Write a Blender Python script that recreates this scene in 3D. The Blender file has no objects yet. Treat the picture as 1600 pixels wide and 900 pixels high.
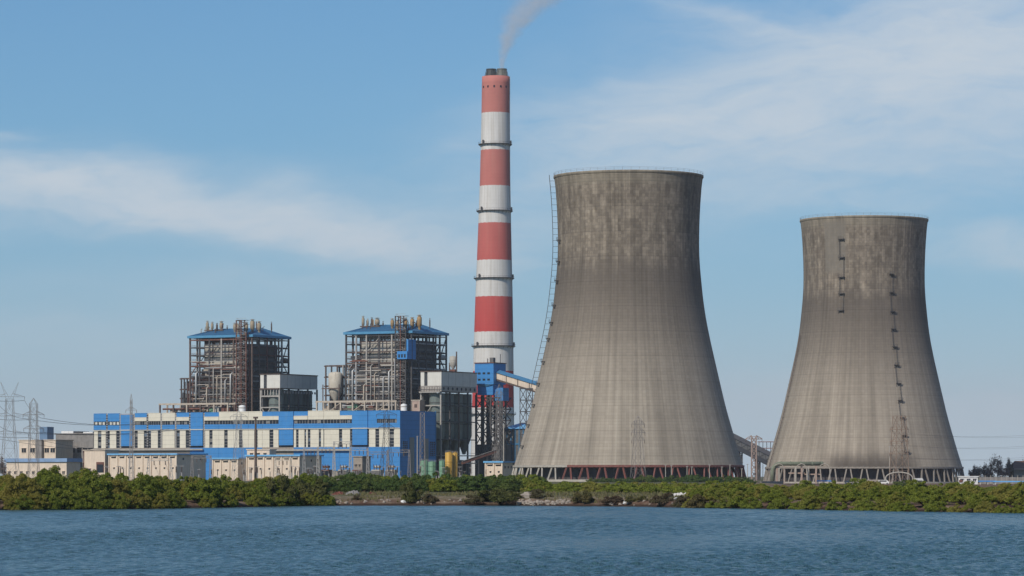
import bpy, math, random
import numpy as np
from mathutils import Vector, Matrix, noise as mnoise

random.seed(7)
RNG = np.random.default_rng(11)
SC = bpy.context.scene
COL = SC.collection
R = math.radians

# ------------------------------------------------------------------ camera
F = 5325.0            # focal length in units of a 1600 px wide picture
CAMH = 4.33           # eye height above the water
HY = 744.0            # row of the horizon
cam = bpy.data.cameras.new('camera')
cam.sensor_width = 36.0
cam.lens = 36.0 * F / 1600.0
cam.shift_y = (HY - 450.0) / 1600.0
cam.clip_start = 1.0
cam.clip_end = 90000.0
cam_o = bpy.data.objects.new('camera', cam)
cam_o.location = (0, 0, CAMH)
cam_o.rotation_euler = (R(90), 0, 0)
COL.objects.link(cam_o)
SC.camera = cam_o

# ------------------------------------------------------------------ light
SUN_EL, SUN_AZ = R(40), R(215)       # azimuth clockwise from +Y (the view direction)
SC.view_settings.view_transform = 'Standard'
SC.view_settings.look = 'None'
SC.view_settings.exposure = 0.0
SC.view_settings.gamma = 1.0
SC.cycles.max_bounces = 6
SC.cycles.transparent_max_bounces = 12
SC.cycles.volume_bounces = 2

sun = bpy.data.lights.new('sun', 'SUN')
sun.energy = 3.3
sun.angle = R(0.5)
sun.color = (1.0, 0.93, 0.83)
sun_o = bpy.data.objects.new('sun', sun)
sd = Vector((math.sin(SUN_AZ) * math.cos(SUN_EL), math.cos(SUN_AZ) * math.cos(SUN_EL), math.sin(SUN_EL)))
sun_o.rotation_euler = (-sd).to_track_quat('-Z', 'Y').to_euler()
sun_o.location = (0, 0, 600)
COL.objects.link(sun_o)


class NG:
    """tiny expression helper over a node tree"""
    def __init__(s, nt):
        s.nt = nt; s.N = nt.nodes; s.L = nt.links
    def link(s, a, b):
        if isinstance(a, (int, float)): b.default_value = a
        elif isinstance(a, (tuple, list)): b.default_value = tuple(a)[:len(b.default_value)]
        else: s.L.new(a, b)
    def m(s, op, a, b=0.0, c=None, clamp=False):
        n = s.N.new('ShaderNodeMath'); n.operation = op; n.use_clamp = clamp
        s.link(a, n.inputs[0]); s.link(b, n.inputs[1])
        if c is not None: s.link(c, n.inputs[2])
        return n.outputs[0]
    def add(s, a, b): return s.m('ADD', a, b)
    def sub(s, a, b): return s.m('SUBTRACT', a, b)
    def mul(s, a, b): return s.m('MULTIPLY', a, b)
    def div(s, a, b): return s.m('DIVIDE', a, b)
    def sep(s, v):
        n = s.N.new('ShaderNodeSeparateXYZ'); s.link(v, n.inputs[0]); return n.outputs
    def comb(s, x, y, z):
        n = s.N.new('ShaderNodeCombineXYZ')
        for i, a in enumerate((x, y, z)): s.link(a, n.inputs[i])
        return n.outputs[0]
    def noise(s, v, scale=1.0, detail=4.0, rough=0.55, dist=0.0):
        n = s.N.new('ShaderNodeTexNoise'); s.link(v, n.inputs['Vector'])
        n.inputs['Scale'].default_value = scale; n.inputs['Detail'].default_value = detail
        n.inputs['Roughness'].default_value = rough; n.inputs['Distortion'].default_value = dist
        return n.outputs[0]
    def white(s, v):
        n = s.N.new('ShaderNodeTexWhiteNoise'); s.link(v, n.inputs['Vector']); return n.outputs[0]
    def mr(s, v, a, b, c=0.0, d=1.0, smooth=True):
        n = s.N.new('ShaderNodeMapRange'); n.interpolation_type = 'SMOOTHSTEP' if smooth else 'LINEAR'
        s.link(v, n.inputs[0])
        for i, x in enumerate((a, b, c, d)): s.link(x, n.inputs[1 + i])
        return n.outputs[0]
    def mix(s, f, a, b, mode='MIX'):
        n = s.N.new('ShaderNodeMix'); n.data_type = 'RGBA'; n.blend_type = mode
        s.link(f, n.inputs[0])
        s.link(tuple(a) + (1,) if isinstance(a, tuple) and len(a) == 3 else a, n.inputs[6])
        s.link(tuple(b) + (1,) if isinstance(b, tuple) and len(b) == 3 else b, n.inputs[7])
        return n.outputs[2]
    def scale(s, col, f):
        n = s.N.new('ShaderNodeVectorMath'); n.operation = 'SCALE'
        s.link(col, n.inputs[0]); s.link(f, n.inputs['Scale']); return n.outputs[0]


world = bpy.data.worlds.new('World')
SC.world = world
world.use_nodes = True
g = NG(world.node_tree)
g.N.clear()
sky = g.N.new('ShaderNodeTexSky')
sky.sky_type = 'NISHITA'; sky.sun_disc = False
sky.sun_elevation = SUN_EL; sky.sun_rotation = SUN_AZ
sky.altitude = 0; sky.air_density = 1.0; sky.dust_density = 0.6; sky.ozone_density = 3.0
tc = g.N.new('ShaderNodeTexCoord')
dx, dy, dz = g.sep(tc.outputs['Generated'])
AZ = g.mul(g.m('ARCTAN2', dx, dy), 57.2958)                 # degrees right of the view direction
EL = g.mul(g.m('ARCSINE', dz), 57.2958)                     # degrees above the horizon
sv = g.comb(AZ, g.mul(EL, 2.6), 0.0)
wn1 = g.noise(sv, 0.16, 3, 0.5); wn2 = g.noise(g.comb(AZ, g.mul(EL, 2.6), 7.0), 0.35, 4, 0.55)
AZw = g.add(AZ, g.mul(g.sub(wn1, 0.5), 3.0))
ELw = g.add(EL, g.mul(g.sub(wn2, 0.5), 1.1))

def deg(px, py):
    return math.degrees(math.atan((px - 800) / F)), math.degrees(math.atan((HY - py) / F))

def cloud_bank(px, py, sx, sy, tilt, amp):
    """one soft elongated bank of cirrus round a direction; sx, sy in degrees, tilt in degrees (up to the right)"""
    a, e = deg(px, py); ct, st = math.cos(R(tilt)), math.sin(R(tilt))
    u = g.sub(AZw, a); v = g.sub(ELw, e)
    p = g.div(g.add(g.mul(u, ct), g.mul(v, st)), sx)
    q = g.div(g.sub(g.mul(v, ct), g.mul(u, st)), sy)
    d = g.add(g.mul(p, p), g.mul(q, q))
    return g.mul(g.m('EXPONENT', g.mul(d, -1.0)), amp)

banks = [
    (60, 300, 3.0, 0.50, -3, 1.0), (300, 325, 3.0, 0.40, -8, 1.05), (560, 375, 2.2, 0.24, -8, 1.0),
    (800, 355, 2.6, 0.50, 0, 0.34), (10, 213, 0.9, 0.10, 0, 0.30), (450, 440, 4.5, 0.35, 0, 0.16),
    (1230, 170, 4.2, 1.10, 10, 0.66), (1450, 95, 3.6, 1.05, 14, 0.72), (1000, 205, 2.4, 0.60, 8, 0.48), (1250, 60, 2.2, 0.35, -8, 0.30),
    (1640, 60, 2.6, 1.4, 0, 0.45), (1560, 390, 2.2, 0.35, 0, 0.50), (1330, 300, 2.6, 0.4, 0, 0.30),
    (1540, 650, 2.6, 0.40, 0, 0.62), (1180, 640, 2.0, 0.5, 0, 0.30), (1130, 30, 1.6, 0.18, -12, 0.28), (1600, 230, 2.6, 0.7, 0, 0.35),
    (150, 520, 4.0, 0.5, 0, 0.14), (700, 560, 3.0, 0.4, 0, 0.12),
]
tot = 0.0
for b in banks:
    tot = g.add(tot, cloud_bank(*b))
# the rest of the dome carries the same thin cirrus, by chance
far = g.m('MAXIMUM', g.m('ABSOLUTE', g.div(AZ, 16.0)), g.m('ABSOLUTE', g.div(EL, 11.0)))
out = g.mr(far, 0.8, 1.4)
gen = g.noise(g.comb(g.mul(AZ, 0.03), g.mul(EL, 0.08), 3.0), 1.0, 5, 0.55)
tot = g.add(tot, g.mul(g.mr(gen, 0.48, 0.75, 0.0, 0.55), out))
fib = g.noise(g.comb(g.sub(AZw, g.mul(EL, 1.5)), g.mul(ELw, 3.4), 1.0), 0.55, 6, 0.6, 0.4)
fib2 = g.noise(g.comb(AZw, g.mul(ELw, 5.0), 4.0), 0.9, 5, 0.6)
tex = g.add(g.mul(fib, 1.3), g.mul(fib2, 0.7))
dens = g.mul(tot, g.mr(tex, 0.58, 1.36, 0.22, 1.55, False))
dens = g.mul(g.sub(1.0, g.m('EXPONENT', g.mul(g.m('MAXIMUM', dens, 0.0), -1.35))), 0.98)
cloud_col = g.mix(g.mr(EL, 0.0, 6.0), (6.4, 7.2, 8.1), (6.9, 7.7, 8.5))
elp = g.m('MAXIMUM', EL, 0.0)
hz_f = g.add(g.mul(g.m('EXPONENT', g.mul(elp, -1 / 4.4)), 0.82), g.mul(g.m('EXPONENT', g.mul(elp, -1 / 20.0)), 0.06))
hz_c = g.mix(g.mr(EL, 0.0, 5.0), (6.9, 8.0, 9.1), (3.5, 6.3, 8.9))
skyb = g.mix(hz_f, g.mix(1.0, sky.outputs[0], (0.47, 0.78, 1.04), 'MULTIPLY'), hz_c)
skyc = g.mix(dens, skyb, cloud_col)
bg = g.N.new('ShaderNodeBackground'); g.L.new(skyc, bg.inputs[0]); bg.inputs[1].default_value = 0.085
ow = g.N.new('ShaderNodeOutputWorld'); g.L.new(bg.outputs[0], ow.inputs[0])


# ------------------------------------------------------------------ helpers
def P(px, py, D):
    return Vector(((px - 800.0) / F * D, D, CAMH + (HY - py) / F * D))

def X_at(px, D): return (px - 800.0) / F * D
def Z_at(py, D): return CAMH + (HY - py) / F * D


class MB:
    def __init__(s): s.v = []; s.f = []
    def add(s, vs, fs):
        o = len(s.v); s.v.extend([tuple(p) for p in vs]); s.f.extend([tuple(i + o for i in q) for q in fs]); return s
    def box(s, x0, x1, y0, y1, z0, z1):
        return s.add([(x0, y0, z0), (x1, y0, z0), (x1, y1, z0), (x0, y1, z0), (x0, y0, z1), (x1, y0, z1), (x1, y1, z1), (x0, y1, z1)],
                     [(0, 3, 2, 1), (4, 5, 6, 7), (0, 1, 5, 4), (1, 2, 6, 5), (2, 3, 7, 6), (3, 0, 4, 7)])
    def bar(s, p, q, w, h=None):
        """square bar from p to q"""
        h = h or w; p = Vector(p); q = Vector(q); d = (q - p)
        if d.length < 1e-6: return s
        d.normalize(); up = Vector((0, 0, 1)) if abs(d.z) < 0.95 else Vector((0, 1, 0))
        a = d.cross(up).normalized() * (w / 2); b = d.cross(a).normalized() * (h / 2)
        vs = [p - a - b, p + a - b, p + a + b, p - a + b, q - a - b, q + a - b, q + a + b, q - a + b]
        return s.add(vs, [(0, 3, 2, 1), (4, 5, 6, 7), (0, 1, 5, 4), (1, 2, 6, 5), (2, 3, 7, 6), (3, 0, 4, 7)])
    def tube(s, pts, r, n=8, caps=True):
        pts = [Vector(p) for p in pts]; rs = r if isinstance(r, (list, tuple)) else [r] * len(pts)
        o = len(s.v); ref = None
        for i, p in enumerate(pts):
            d = (pts[min(i + 1, len(pts) - 1)] - pts[max(i - 1, 0)]).normalized()
            if ref is None: ref = Vector((0, 0, 1)) if abs(d.z) < 0.9 else Vector((1, 0, 0))
            a = d.cross(ref).normalized(); b = a.cross(d).normalized(); ref = b
            for k in range(n):
                t = 2 * math.pi * k / n
                s.v.append(tuple(p + (a * math.cos(t) + b * math.sin(t)) * rs[i]))
        for i in range(len(pts) - 1):
            for k in range(n):
                k2 = (k + 1) % n
                s.f.append((o + i * n + k, o + (i + 1) * n + k, o + (i + 1) * n + k2, o + i * n + k2))
        if caps:
            s.f.append(tuple(o + k for k in range(n))); s.f.append(tuple(o + (len(pts) - 1) * n + k for k in range(n))[::-1])
        return s
    def lathe(s, prof, n=48, c=(0, 0), lean=None):
        o = len(s.v)
        for (r, z) in prof:
            lx = lean(z) if lean else 0
            for k in range(n):
                t = 2 * math.pi * k / n
                s.v.append((c[0] + lx + r * math.cos(t), c[1] + r * math.sin(t), z))
        for i in range(len(prof) - 1):
            for k in range(n):
                k2 = (k + 1) % n
                s.f.append((o + i * n + k, o + i * n + k2, o + (i + 1) * n + k2, o + (i + 1) * n + k))
        return s
    def mesh(s, name, m, smooth=False):
        me = bpy.data.meshes.new(name); me.from_pydata(s.v, [], s.f)
        if m: me.materials.append(m)
        if smooth: me.polygons.foreach_set('use_smooth', [True] * len(me.polygons))
        me.update(); return me
    def build(s, name, m, parent=None, smooth=False, loc=None, rz=0):
        return link_mesh(name, s.mesh(name, m, smooth), parent, loc, rz)


def link_mesh(name, me, parent=None, loc=None, rz=0):
    o = bpy.data.objects.new(name, me); COL.objects.link(o)
    if parent: o.parent = parent
    if loc is not None: o.location = loc
    if rz: o.rotation_euler = (0, 0, rz)
    return o

def tag(o, label, cat, group=None):
    o['label'] = label; o['category'] = cat
    if group: o['group'] = group
    return o

def thing(name, label, cat, loc=(0, 0, 0), rz=0.0, group=None):
    o = bpy.data.objects.new(name, None); o.empty_display_size = 1.0; COL.objects.link(o)
    o.location = loc; o.rotation_euler = (0, 0, rz)
    return tag(o, label, cat, group)

def kids(o): return [c for c in bpy.data.objects if c.parent == o]

def copy_thing(src, parts, loc, rz=0.0, sc=1.0, label=None):
    """copy of a thing and of its parts; parts = list of (object, parent index or -1)"""
    r = src.copy(); COL.objects.link(r); r.location = loc; r.rotation_euler = (0, 0, rz)
    r.scale = (sc, sc, sc) if not isinstance(sc, tuple) else sc
    if label: r['label'] = label
    new = []
    for (c, pi) in parts:
        n = c.copy(); COL.objects.link(n); n.parent = r if pi < 0 else new[pi]; new.append(n)
    return r


def material(name, col, rough=0.75, var=0.18, sc=0.35, zst=1.0, metal=0.0, dirt=None, dirt_amt=0.0, lines=None, spec=0.3):
    """plain paint or metal with blotches, rain streaks (dirt colour) and optional horizontal sheet laps"""
    m = bpy.data.materials.new(name); m.use_nodes = True
    q = NG(m.node_tree); b = q.N['Principled BSDF']
    t = q.N.new('ShaderNodeTexCoord').outputs['Object']; x, y, z = q.sep(t)
    n1 = q.noise(q.comb(q.mul(x, sc), q.mul(y, sc), q.mul(z, sc * zst)), 1.0, 5, 0.6)
    c = q.scale(col + (1,) if len(col) == 3 else col, q.mr(n1, 0.25, 0.75, 1 - var, 1 + var, False))
    if dirt:
        n2 = q.noise(q.comb(q.mul(x, 1.3), q.mul(y, 1.3), q.mul(z, 0.09)), 1.0, 5, 0.65)
        c = q.mix(q.mul(q.mr(n2, 0.45, 0.8), dirt_amt), c, dirt)
    if lines:
        fr = q.m('FRACT', q.div(z, lines)); ln = q.m('LESS_THAN', fr, 0.10)
        c = q.scale(c, q.sub(1.0, q.mul(ln, 0.22)))
    q.link(c, b.inputs['Base Color']); b.inputs['Roughness'].default_value = rough
    b.inputs['Metallic'].default_value = metal; b.inputs['Specular IOR Level'].default_value = spec
    return m

M = {}
M['blue'] = material('blue_cladding', (0.050, 0.235, 0.54), 0.55, 0.10, 0.25, dirt=(0.12, 0.27, 0.45), dirt_amt=0.5, lines=2.4)
M['blue_roof'] = material('blue_roof_sheet', (0.055, 0.185, 0.33), 0.45, 0.14, 0.4, dirt=(0.10, 0.18, 0.30), dirt_amt=0.4)
M['fascia'] = material('pale_blue_fascia', (0.085, 0.27, 0.44), 0.5, 0.12, 0.4)
M['sky_roof'] = material('pale_blue_roof_sheet', (0.16, 0.42, 0.70), 0.5, 0.12, 0.4)
M['cream'] = material('cream_cladding', (0.72, 0.66, 0.53), 0.65, 0.08, 0.2, dirt=(0.52, 0.45, 0.34), dirt_amt=0.45, lines=2.4)
M['cream_plain'] = material('cream_render', (0.72, 0.59, 0.46), 0.8, 0.12, 0.3, dirt=(0.42, 0.32, 0.25), dirt_amt=0.55)
M['grey_render'] = material('weathered_grey_render', (0.26, 0.24, 0.22), 0.85, 0.25, 0.3, dirt=(0.11, 0.10, 0.10), dirt_amt=0.6)
M['tan_render'] = material('dusty_tan_render', (0.33, 0.28, 0.23), 0.85, 0.2, 0.3, dirt=(0.18, 0.15, 0.13), dirt_amt=0.5)
M['offwhite'] = material('offwhite_cladding', (0.66, 0.63, 0.56), 0.6, 0.08, 0.3, dirt=(0.45, 0.42, 0.36), dirt_amt=0.5)
M['tank_cream'] = material('stained_cream_tank', (0.56, 0.50, 0.40), 0.7, 0.15, 0.3, dirt=(0.25, 0.20, 0.16), dirt_amt=0.8)
M['steel'] = material('dark_steel', (0.075, 0.07, 0.07), 0.6, 0.3, 0.5)
M['rust'] = material('red_oxide_steel', (0.16, 0.070, 0.050), 0.7, 0.35, 0.5)
M['brown'] = material('brown_steel', (0.12, 0.085, 0.07), 0.7, 0.35, 0.5)
M['pale_steel'] = material('pale_grey_steel', (0.38, 0.35, 0.31), 0.65, 0.2, 0.5)
M['beige_steel'] = material('beige_steel', (0.45, 0.38, 0.30), 0.7, 0.2, 0.5)
M['galv'] = material('galvanised_steel', (0.36, 0.34, 0.32), 0.5, 0.15, 0.5)
M['lattice'] = material('weathered_lattice_steel', (0.24, 0.215, 0.20), 0.6, 0.2, 0.5)
M['casing'] = material('boiler_casing_sheet', (0.46, 0.43, 0.37), 0.6, 0.18, 0.15, dirt=(0.22, 0.18, 0.15), dirt_amt=0.6, lines=3.0)
M['furnace'] = material('furnace_sheet', (0.42, 0.365, 0.31), 0.65, 0.3, 0.25, dirt=(0.10, 0.075, 0.06), dirt_amt=0.7)
M['casing_dark'] = material('dark_casing_sheet', (0.14, 0.135, 0.13), 0.65, 0.3, 0.2, dirt=(0.05, 0.045, 0.045), dirt_amt=0.5)  # darker grey sheet than the boiler casing
M['pipe'] = material('lagged_pipe', (0.46, 0.45, 0.43), 0.45, 0.12, 0.6, metal=0.3)
M['silo'] = material('green_grey_silo', (0.17, 0.20, 0.18), 0.65, 0.15, 0.3, dirt=(0.08, 0.08, 0.08), dirt_amt=0.5)
M['glass'] = material('dark_window_glass', (0.018, 0.022, 0.030), 0.25, 0.3, 0.8, spec=0.4)
M['void'] = material('dark_wall_core', (0.055, 0.057, 0.065), 0.85, 0.2, 0.3)
M['white'] = material('white_paint', (0.74, 0.73, 0.70), 0.6, 0.08, 0.4, dirt=(0.5, 0.45, 0.38), dirt_amt=0.4)
M['yellow'] = material('yellow_tank_paint', (0.56, 0.33, 0.055), 0.5, 0.12, 0.5, dirt=(0.30, 0.17, 0.05), dirt_amt=0.4)
M['green'] = material('pale_green_paint', (0.14, 0.27, 0.17), 0.55, 0.15, 0.5)
M['duct_green'] = material('faded_green_duct', (0.19, 0.21, 0.145), 0.7, 0.3, 0.4, dirt=(0.12, 0.11, 0.09), dirt_amt=0.5)
M['tan_vent'] = material('tan_silencer', (0.36, 0.29, 0.20), 0.6, 0.25, 0.8)
M['orange_vent'] = material('ochre_silencer', (0.38, 0.24, 0.11), 0.6, 0.25, 0.8)
M['leg_pale'] = material('pale_concrete', (0.42, 0.38, 0.32), 0.85, 0.18, 0.5)
M['leg_red'] = material('faded_red_leg_paint', (0.205, 0.075, 0.060), 0.75, 0.22, 0.4, dirt=(0.27, 0.17, 0.14), dirt_amt=0.5)
M['leg_grey'] = material('weathered_leg_concrete', (0.29, 0.255, 0.215), 0.85, 0.2, 0.5)
M['fill'] = material('dark_louvre_fill', (0.085, 0.075, 0.075), 0.9, 0.3, 0.3)
M['pink'] = material('pale_brick_dust', (0.42, 0.31, 0.25), 0.85, 0.2, 0.5)
M['brick'] = material('red_brick_rubble', (0.19, 0.068, 0.045), 0.9, 0.35, 1.2)
M['door_grey'] = material('grey_roller_shutter', (0.27, 0.265, 0.25), 0.6, 0.1, 0.5, lines=1.0)
M['roof_brown'] = material('brown_tile_roof', (0.17, 0.10, 0.075), 0.8, 0.25, 0.6)

TH = R(29)                        # the plant is turned so that its right ends face the water
CT, ST = math.cos(TH), math.sin(TH)
ORIG = Vector((-57.8, 1760.0, 2.0))

def plant(u, v, z=0.0):
    """local plant axes (u along the turbine hall, v to the back) to world"""
    return Vector((ORIG.x + u * CT + v * ST, ORIG.y - u * ST + v * CT, ORIG.z + z))

def u_of(px, v=0.0):
    k = (px - 800.0) / F
    return (k * (ORIG.y + v * CT) - ORIG.x - v * ST) / (CT + k * ST)

# ------------------------------------------------------------------ ground, water
SH_PX = [-700, 0, 150, 300, 420, 500, 640, 800, 900, 1000, 1085, 1250, 1400, 1600, 2300]
SH_Y = [799, 797, 796, 794, 791.4, 790.2, 790, 790.2, 791, 791.6, 793.4, 796, 799, 802, 806]
sh_d = [F * CAMH / (y - HY) for y in SH_Y]
sh_x = [(p - 800) / F * d for p, d in zip(SH_PX, sh_d)]

def shore(x): return np.interp(x, sh_x, sh_d)

def ground_z(x, t):
    """height of the land t metres inland of the water line"""
    base = np.interp(t, [-8, -3, 0, 0.8, 2.5, 5, 9, 30, 150, 600, 1200], [-1.6, -0.7, 0.0, 0.35, 0.7, 1.05, 1.2, 1.35, 1.5, 1.9, 2.0])
    y = np.asarray(shore(x)) + t
    f = np.clip((np.asarray(x) / np.maximum(y, 1.0) - 0.0655) / 0.008, 0, 1) * np.clip((np.asarray(t) - 120) / 250, 0, 1) * np.clip((2400 - np.asarray(y)) / 400, 0, 1)
    return base - 1.4 * f * f * (3 - 2 * f)

def gz(x, y):
    return float(ground_z(x, y - float(shore(x))))

xs = np.concatenate([[-16000, -6000, -2500, -1200, -600, -350, -220], np.arange(-150, 150.1, 1.0), [220, 350, 600, 1200, 2500, 6000, 16000]])
ts = np.concatenate([[-8, -4, -2, -1], np.arange(0, 16, 0.6), [17, 19, 22, 26, 31, 38, 50, 70, 100, 150, 220, 320, 450, 600, 900, 1300, 2000, 4000, 9000, 17000]])
XX, TT = np.meshgrid(xs, ts)
YY = shore(XX) + TT
ZZ = ground_z(XX, TT)
nz = np.zeros_like(ZZ)
for i in range(ZZ.shape[0]):
    for j in range(ZZ.shape[1]):
        if abs(XX[i, j]) < 151 and -1 < TT[i, j] < 60:
            p = Vector((XX[i, j] * 0.28, TT[i, j] * 0.34, 0.3)); p2 = Vector((XX[i, j] * 0.9, TT[i, j] * 0.9, 5.3))
            nz[i, j] = 0.42 * mnoise.noise(p) + 0.16 * mnoise.noise(p2)
PXG = 800 + XX / np.maximum(YY, 1) * F
bare = np.clip((PXG - 490) / 30, 0, 1) * np.clip((1100 - PXG) / 30, 0, 1)
w_ = np.clip(TT / 3.0, 0, 1) * np.clip((60 - TT) / 40, 0, 1) * bare
ZZ = ZZ - (1 - bare) * 0.45 * np.clip(TT / 2.0, 0, 1) * np.clip((40 - TT) / 25, 0, 1) * (ZZ > 0)
ZZ = ZZ + nz * w_
def grid_mesh(name, X, Y, Z, m, smooth=True):
    ny, nx = X.shape
    v = np.stack([X.ravel(), Y.ravel(), Z.ravel()], 1).astype(np.float32)
    a = (np.arange(ny - 1)[:, None] * nx + np.arange(nx - 1)[None, :]).ravel()
    f = np.stack([a, a + 1, a + nx + 1, a + nx], 1)
    me = bpy.data.meshes.new(name); me.vertices.add(len(v)); me.vertices.foreach_set('co', v.ravel())
    me.loops.add(f.size); me.loops.foreach_set('vertex_index', f.ravel().astype(np.int32))
    me.polygons.add(len(f)); me.polygons.foreach_set('loop_start', (np.arange(len(f)) * 4).astype(np.int32))
    me.polygons.foreach_set('use_smooth', np.full(len(f), smooth))
    me.update(calc_edges=True); me.materials.append(m)
    return me

gm = bpy.data.materials.new('bank_earth'); gm.use_nodes = True
q = NG(gm.node_tree); b = q.N['Principled BSDF']
t = q.N.new('ShaderNodeTexCoord').outputs['Object']; x, y, z = q.sep(t)
n1 = q.noise(t, 0.22, 6, 0.65); n2 = q.noise(t, 1.3, 5, 0.7); n3 = q.noise(t, 0.05, 3, 0.5)
earth = q.mix(q.mr(n1, 0.35, 0.65), (0.10, 0.052, 0.036), (0.23, 0.165, 0.115))
earth = q.mix(q.mr(n2, 0.62, 0.78), earth, (0.42, 0.37, 0.30))
flat = q.mix(q.mr(n2, 0.4, 0.65), (0.25, 0.195, 0.135), (0.115, 0.105, 0.055))
c = q.mix(q.mr(q.add(z, q.mul(q.sub(n2, 0.5), 0.5)), 0.75, 1.1), earth, flat)
c = q.mix(q.mul(q.mr(z, 1.2, 1.45), q.mr(n1, 0.3, 0.6)), c, (0.075, 0.088, 0.034))
wet_shade = q.mr(q.add(z, q.mul(q.sub(n2, 0.5), 0.35)), 0.50, 0.15)  # wet mud at the water line, doubling as painted shade under the thickets
c = q.mix(wet_shade, c, (0.050, 0.032, 0.024))
q.link(c, b.inputs['Base Color']); b.inputs['Roughness'].default_value = 0.95; b.inputs['Specular IOR Level'].default_value = 0.1
bp = q.N.new('ShaderNodeBump'); bp.inputs['Distance'].default_value = 0.4; bp.inputs['Strength'].default_value = 0.8
q.link(n2, bp.inputs['Height']); q.link(bp.outputs[0], b.inputs['Normal'])
ground = link_mesh('ground', grid_mesh('ground', XX, YY, ZZ, gm)); ground['kind'] = 'structure'

WAVE = 0.0039
# water: real waves where the camera sees it, flat beyond
wk = np.concatenate([[-60, -20, -6, -2, -0.7, -0.32], np.linspace(-0.225, 0.225, 640), [0.32, 0.7, 2, 6, 20, 60]])
wy = [-3000, -600, -100, 20, 60, 90, 110, 122]
yv = 126.0
while yv < 512:
    wy.append(yv); yv += 0.24 * max(1.0, yv / 200.0)
wy = np.array(wy + [520, 560, 700, 1400])
WX = wk[None, :] * np.clip(wy, 120, 700)[:, None] * np.ones((len(wy), 1)); WY = wy[:, None] * np.ones((1, len(wk)))
WZ = np.zeros_like(WX)
wr = np.random.default_rng(5)
rowstep = 0.24 * np.maximum(1.0, WY / 200.0)
# gusts: patches of livelier and calmer water
gu = np.zeros_like(WX)
for k in range(10):
    lam = wr.uniform(14, 60); th = wr.uniform(0, 6.28)
    gu += np.sin(2 * math.pi / lam * (math.cos(th) * WX + 0.45 * math.sin(th) * WY) + wr.uniform(0, 6.28))
gust = np.clip(1.0 + 0.10 * gu, 0.45, 1.7)
for k in range(90):
    lam = float(np.exp(wr.uniform(np.log(0.5), np.log(1.7))))
    th = wr.uniform(R(-130), R(20)); ph = wr.uniform(0, 6.28)
    amp = WAVE * lam ** 0.75
    kx, ky = math.cos(th) * 2 * math.pi / lam, math.sin(th) * 2 * math.pi / lam
    a = np.sin(kx * WX + ky * WY + ph)
    WZ += amp * (a + 0.3 * a * np.abs(a)) * np.clip((lam / rowstep - 1.6) / 1.2, 0, 1)
WZ *= gust
fade = np.clip((0.225 - np.abs(wk)) / 0.01, 0, 1)[None, :] * np.clip((WY - 120) / 6, 0, 1) * np.clip((515 - WY) / 10, 0, 1)
WZ *= fade
wm = bpy.data.materials.new('creek_water'); wm.use_nodes = True
q = NG(wm.node_tree); b = q.N['Principled BSDF']
t = q.N.new('ShaderNodeTexCoord').outputs['Object']
b.inputs['Base Color'].default_value = (0.056, 0.132, 0.152, 1); b.inputs['Roughness'].default_value = 0.2
b.inputs['IOR'].default_value = 1.33
x, y, z = q.sep(t)
nw = q.add(q.noise(q.comb(q.mul(x, 2.3), q.mul(y, 0.55), 0), 1.0, 5, 0.70), q.mul(q.noise(q.comb(q.mul(x, 0.10), q.mul(y, 0.03), 3.0), 1.0, 3, 0.6), 0.0))
bp = q.N.new('ShaderNodeBump'); bp.inputs['Distance'].default_value = 0.62; bp.inputs['Strength'].default_value = 1.0
q.link(nw, bp.inputs['Height']); q.link(bp.outputs[0], b.inputs['Normal'])
water = link_mesh('water', grid_mesh('water', WX, WY, WZ, wm)); water['kind'] = 'structure'

# ------------------------------------------------------------------ cooling towers
T1 = Vector((X_at(982, 1500), 1500, 2.0)); T2 = Vector((X_at(1350, 1756), 1756, 2.0))
def prof_tower():
    rows = [(277, 116), (281, 115.6), (300, 113.4), (329, 111.6), (350, 110.7), (381, 110.1), (407, 110.7), (434, 113), (481, 118), (520, 125),
            (560, 134), (600, 143.2), (640, 152.6), (666, 160.3), (700, 170), (727, 178.6)]
    s = F / 1500.0
    zz = np.array([Z_at(y, 1500) - 2.0 for y, r in rows])[::-1]; rr = np.array([r / s for y, r in rows])[::-1]
    return zz, rr
TZ, TR = prof_tower()
def tr(z):
    return float(np.interp(z, TZ, TR))
def smooth_tr(z):
    return sum(tr(z + d) * w for d, w in ((-5, .2), (-2.5, .2), (0, .2), (2.5, .2), (5, .2))) if TZ[0] + 5 < z < TZ[-1] - 6 else tr(z)
ZB, ZT = float(TZ[0]), float(TZ[-1])

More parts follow.
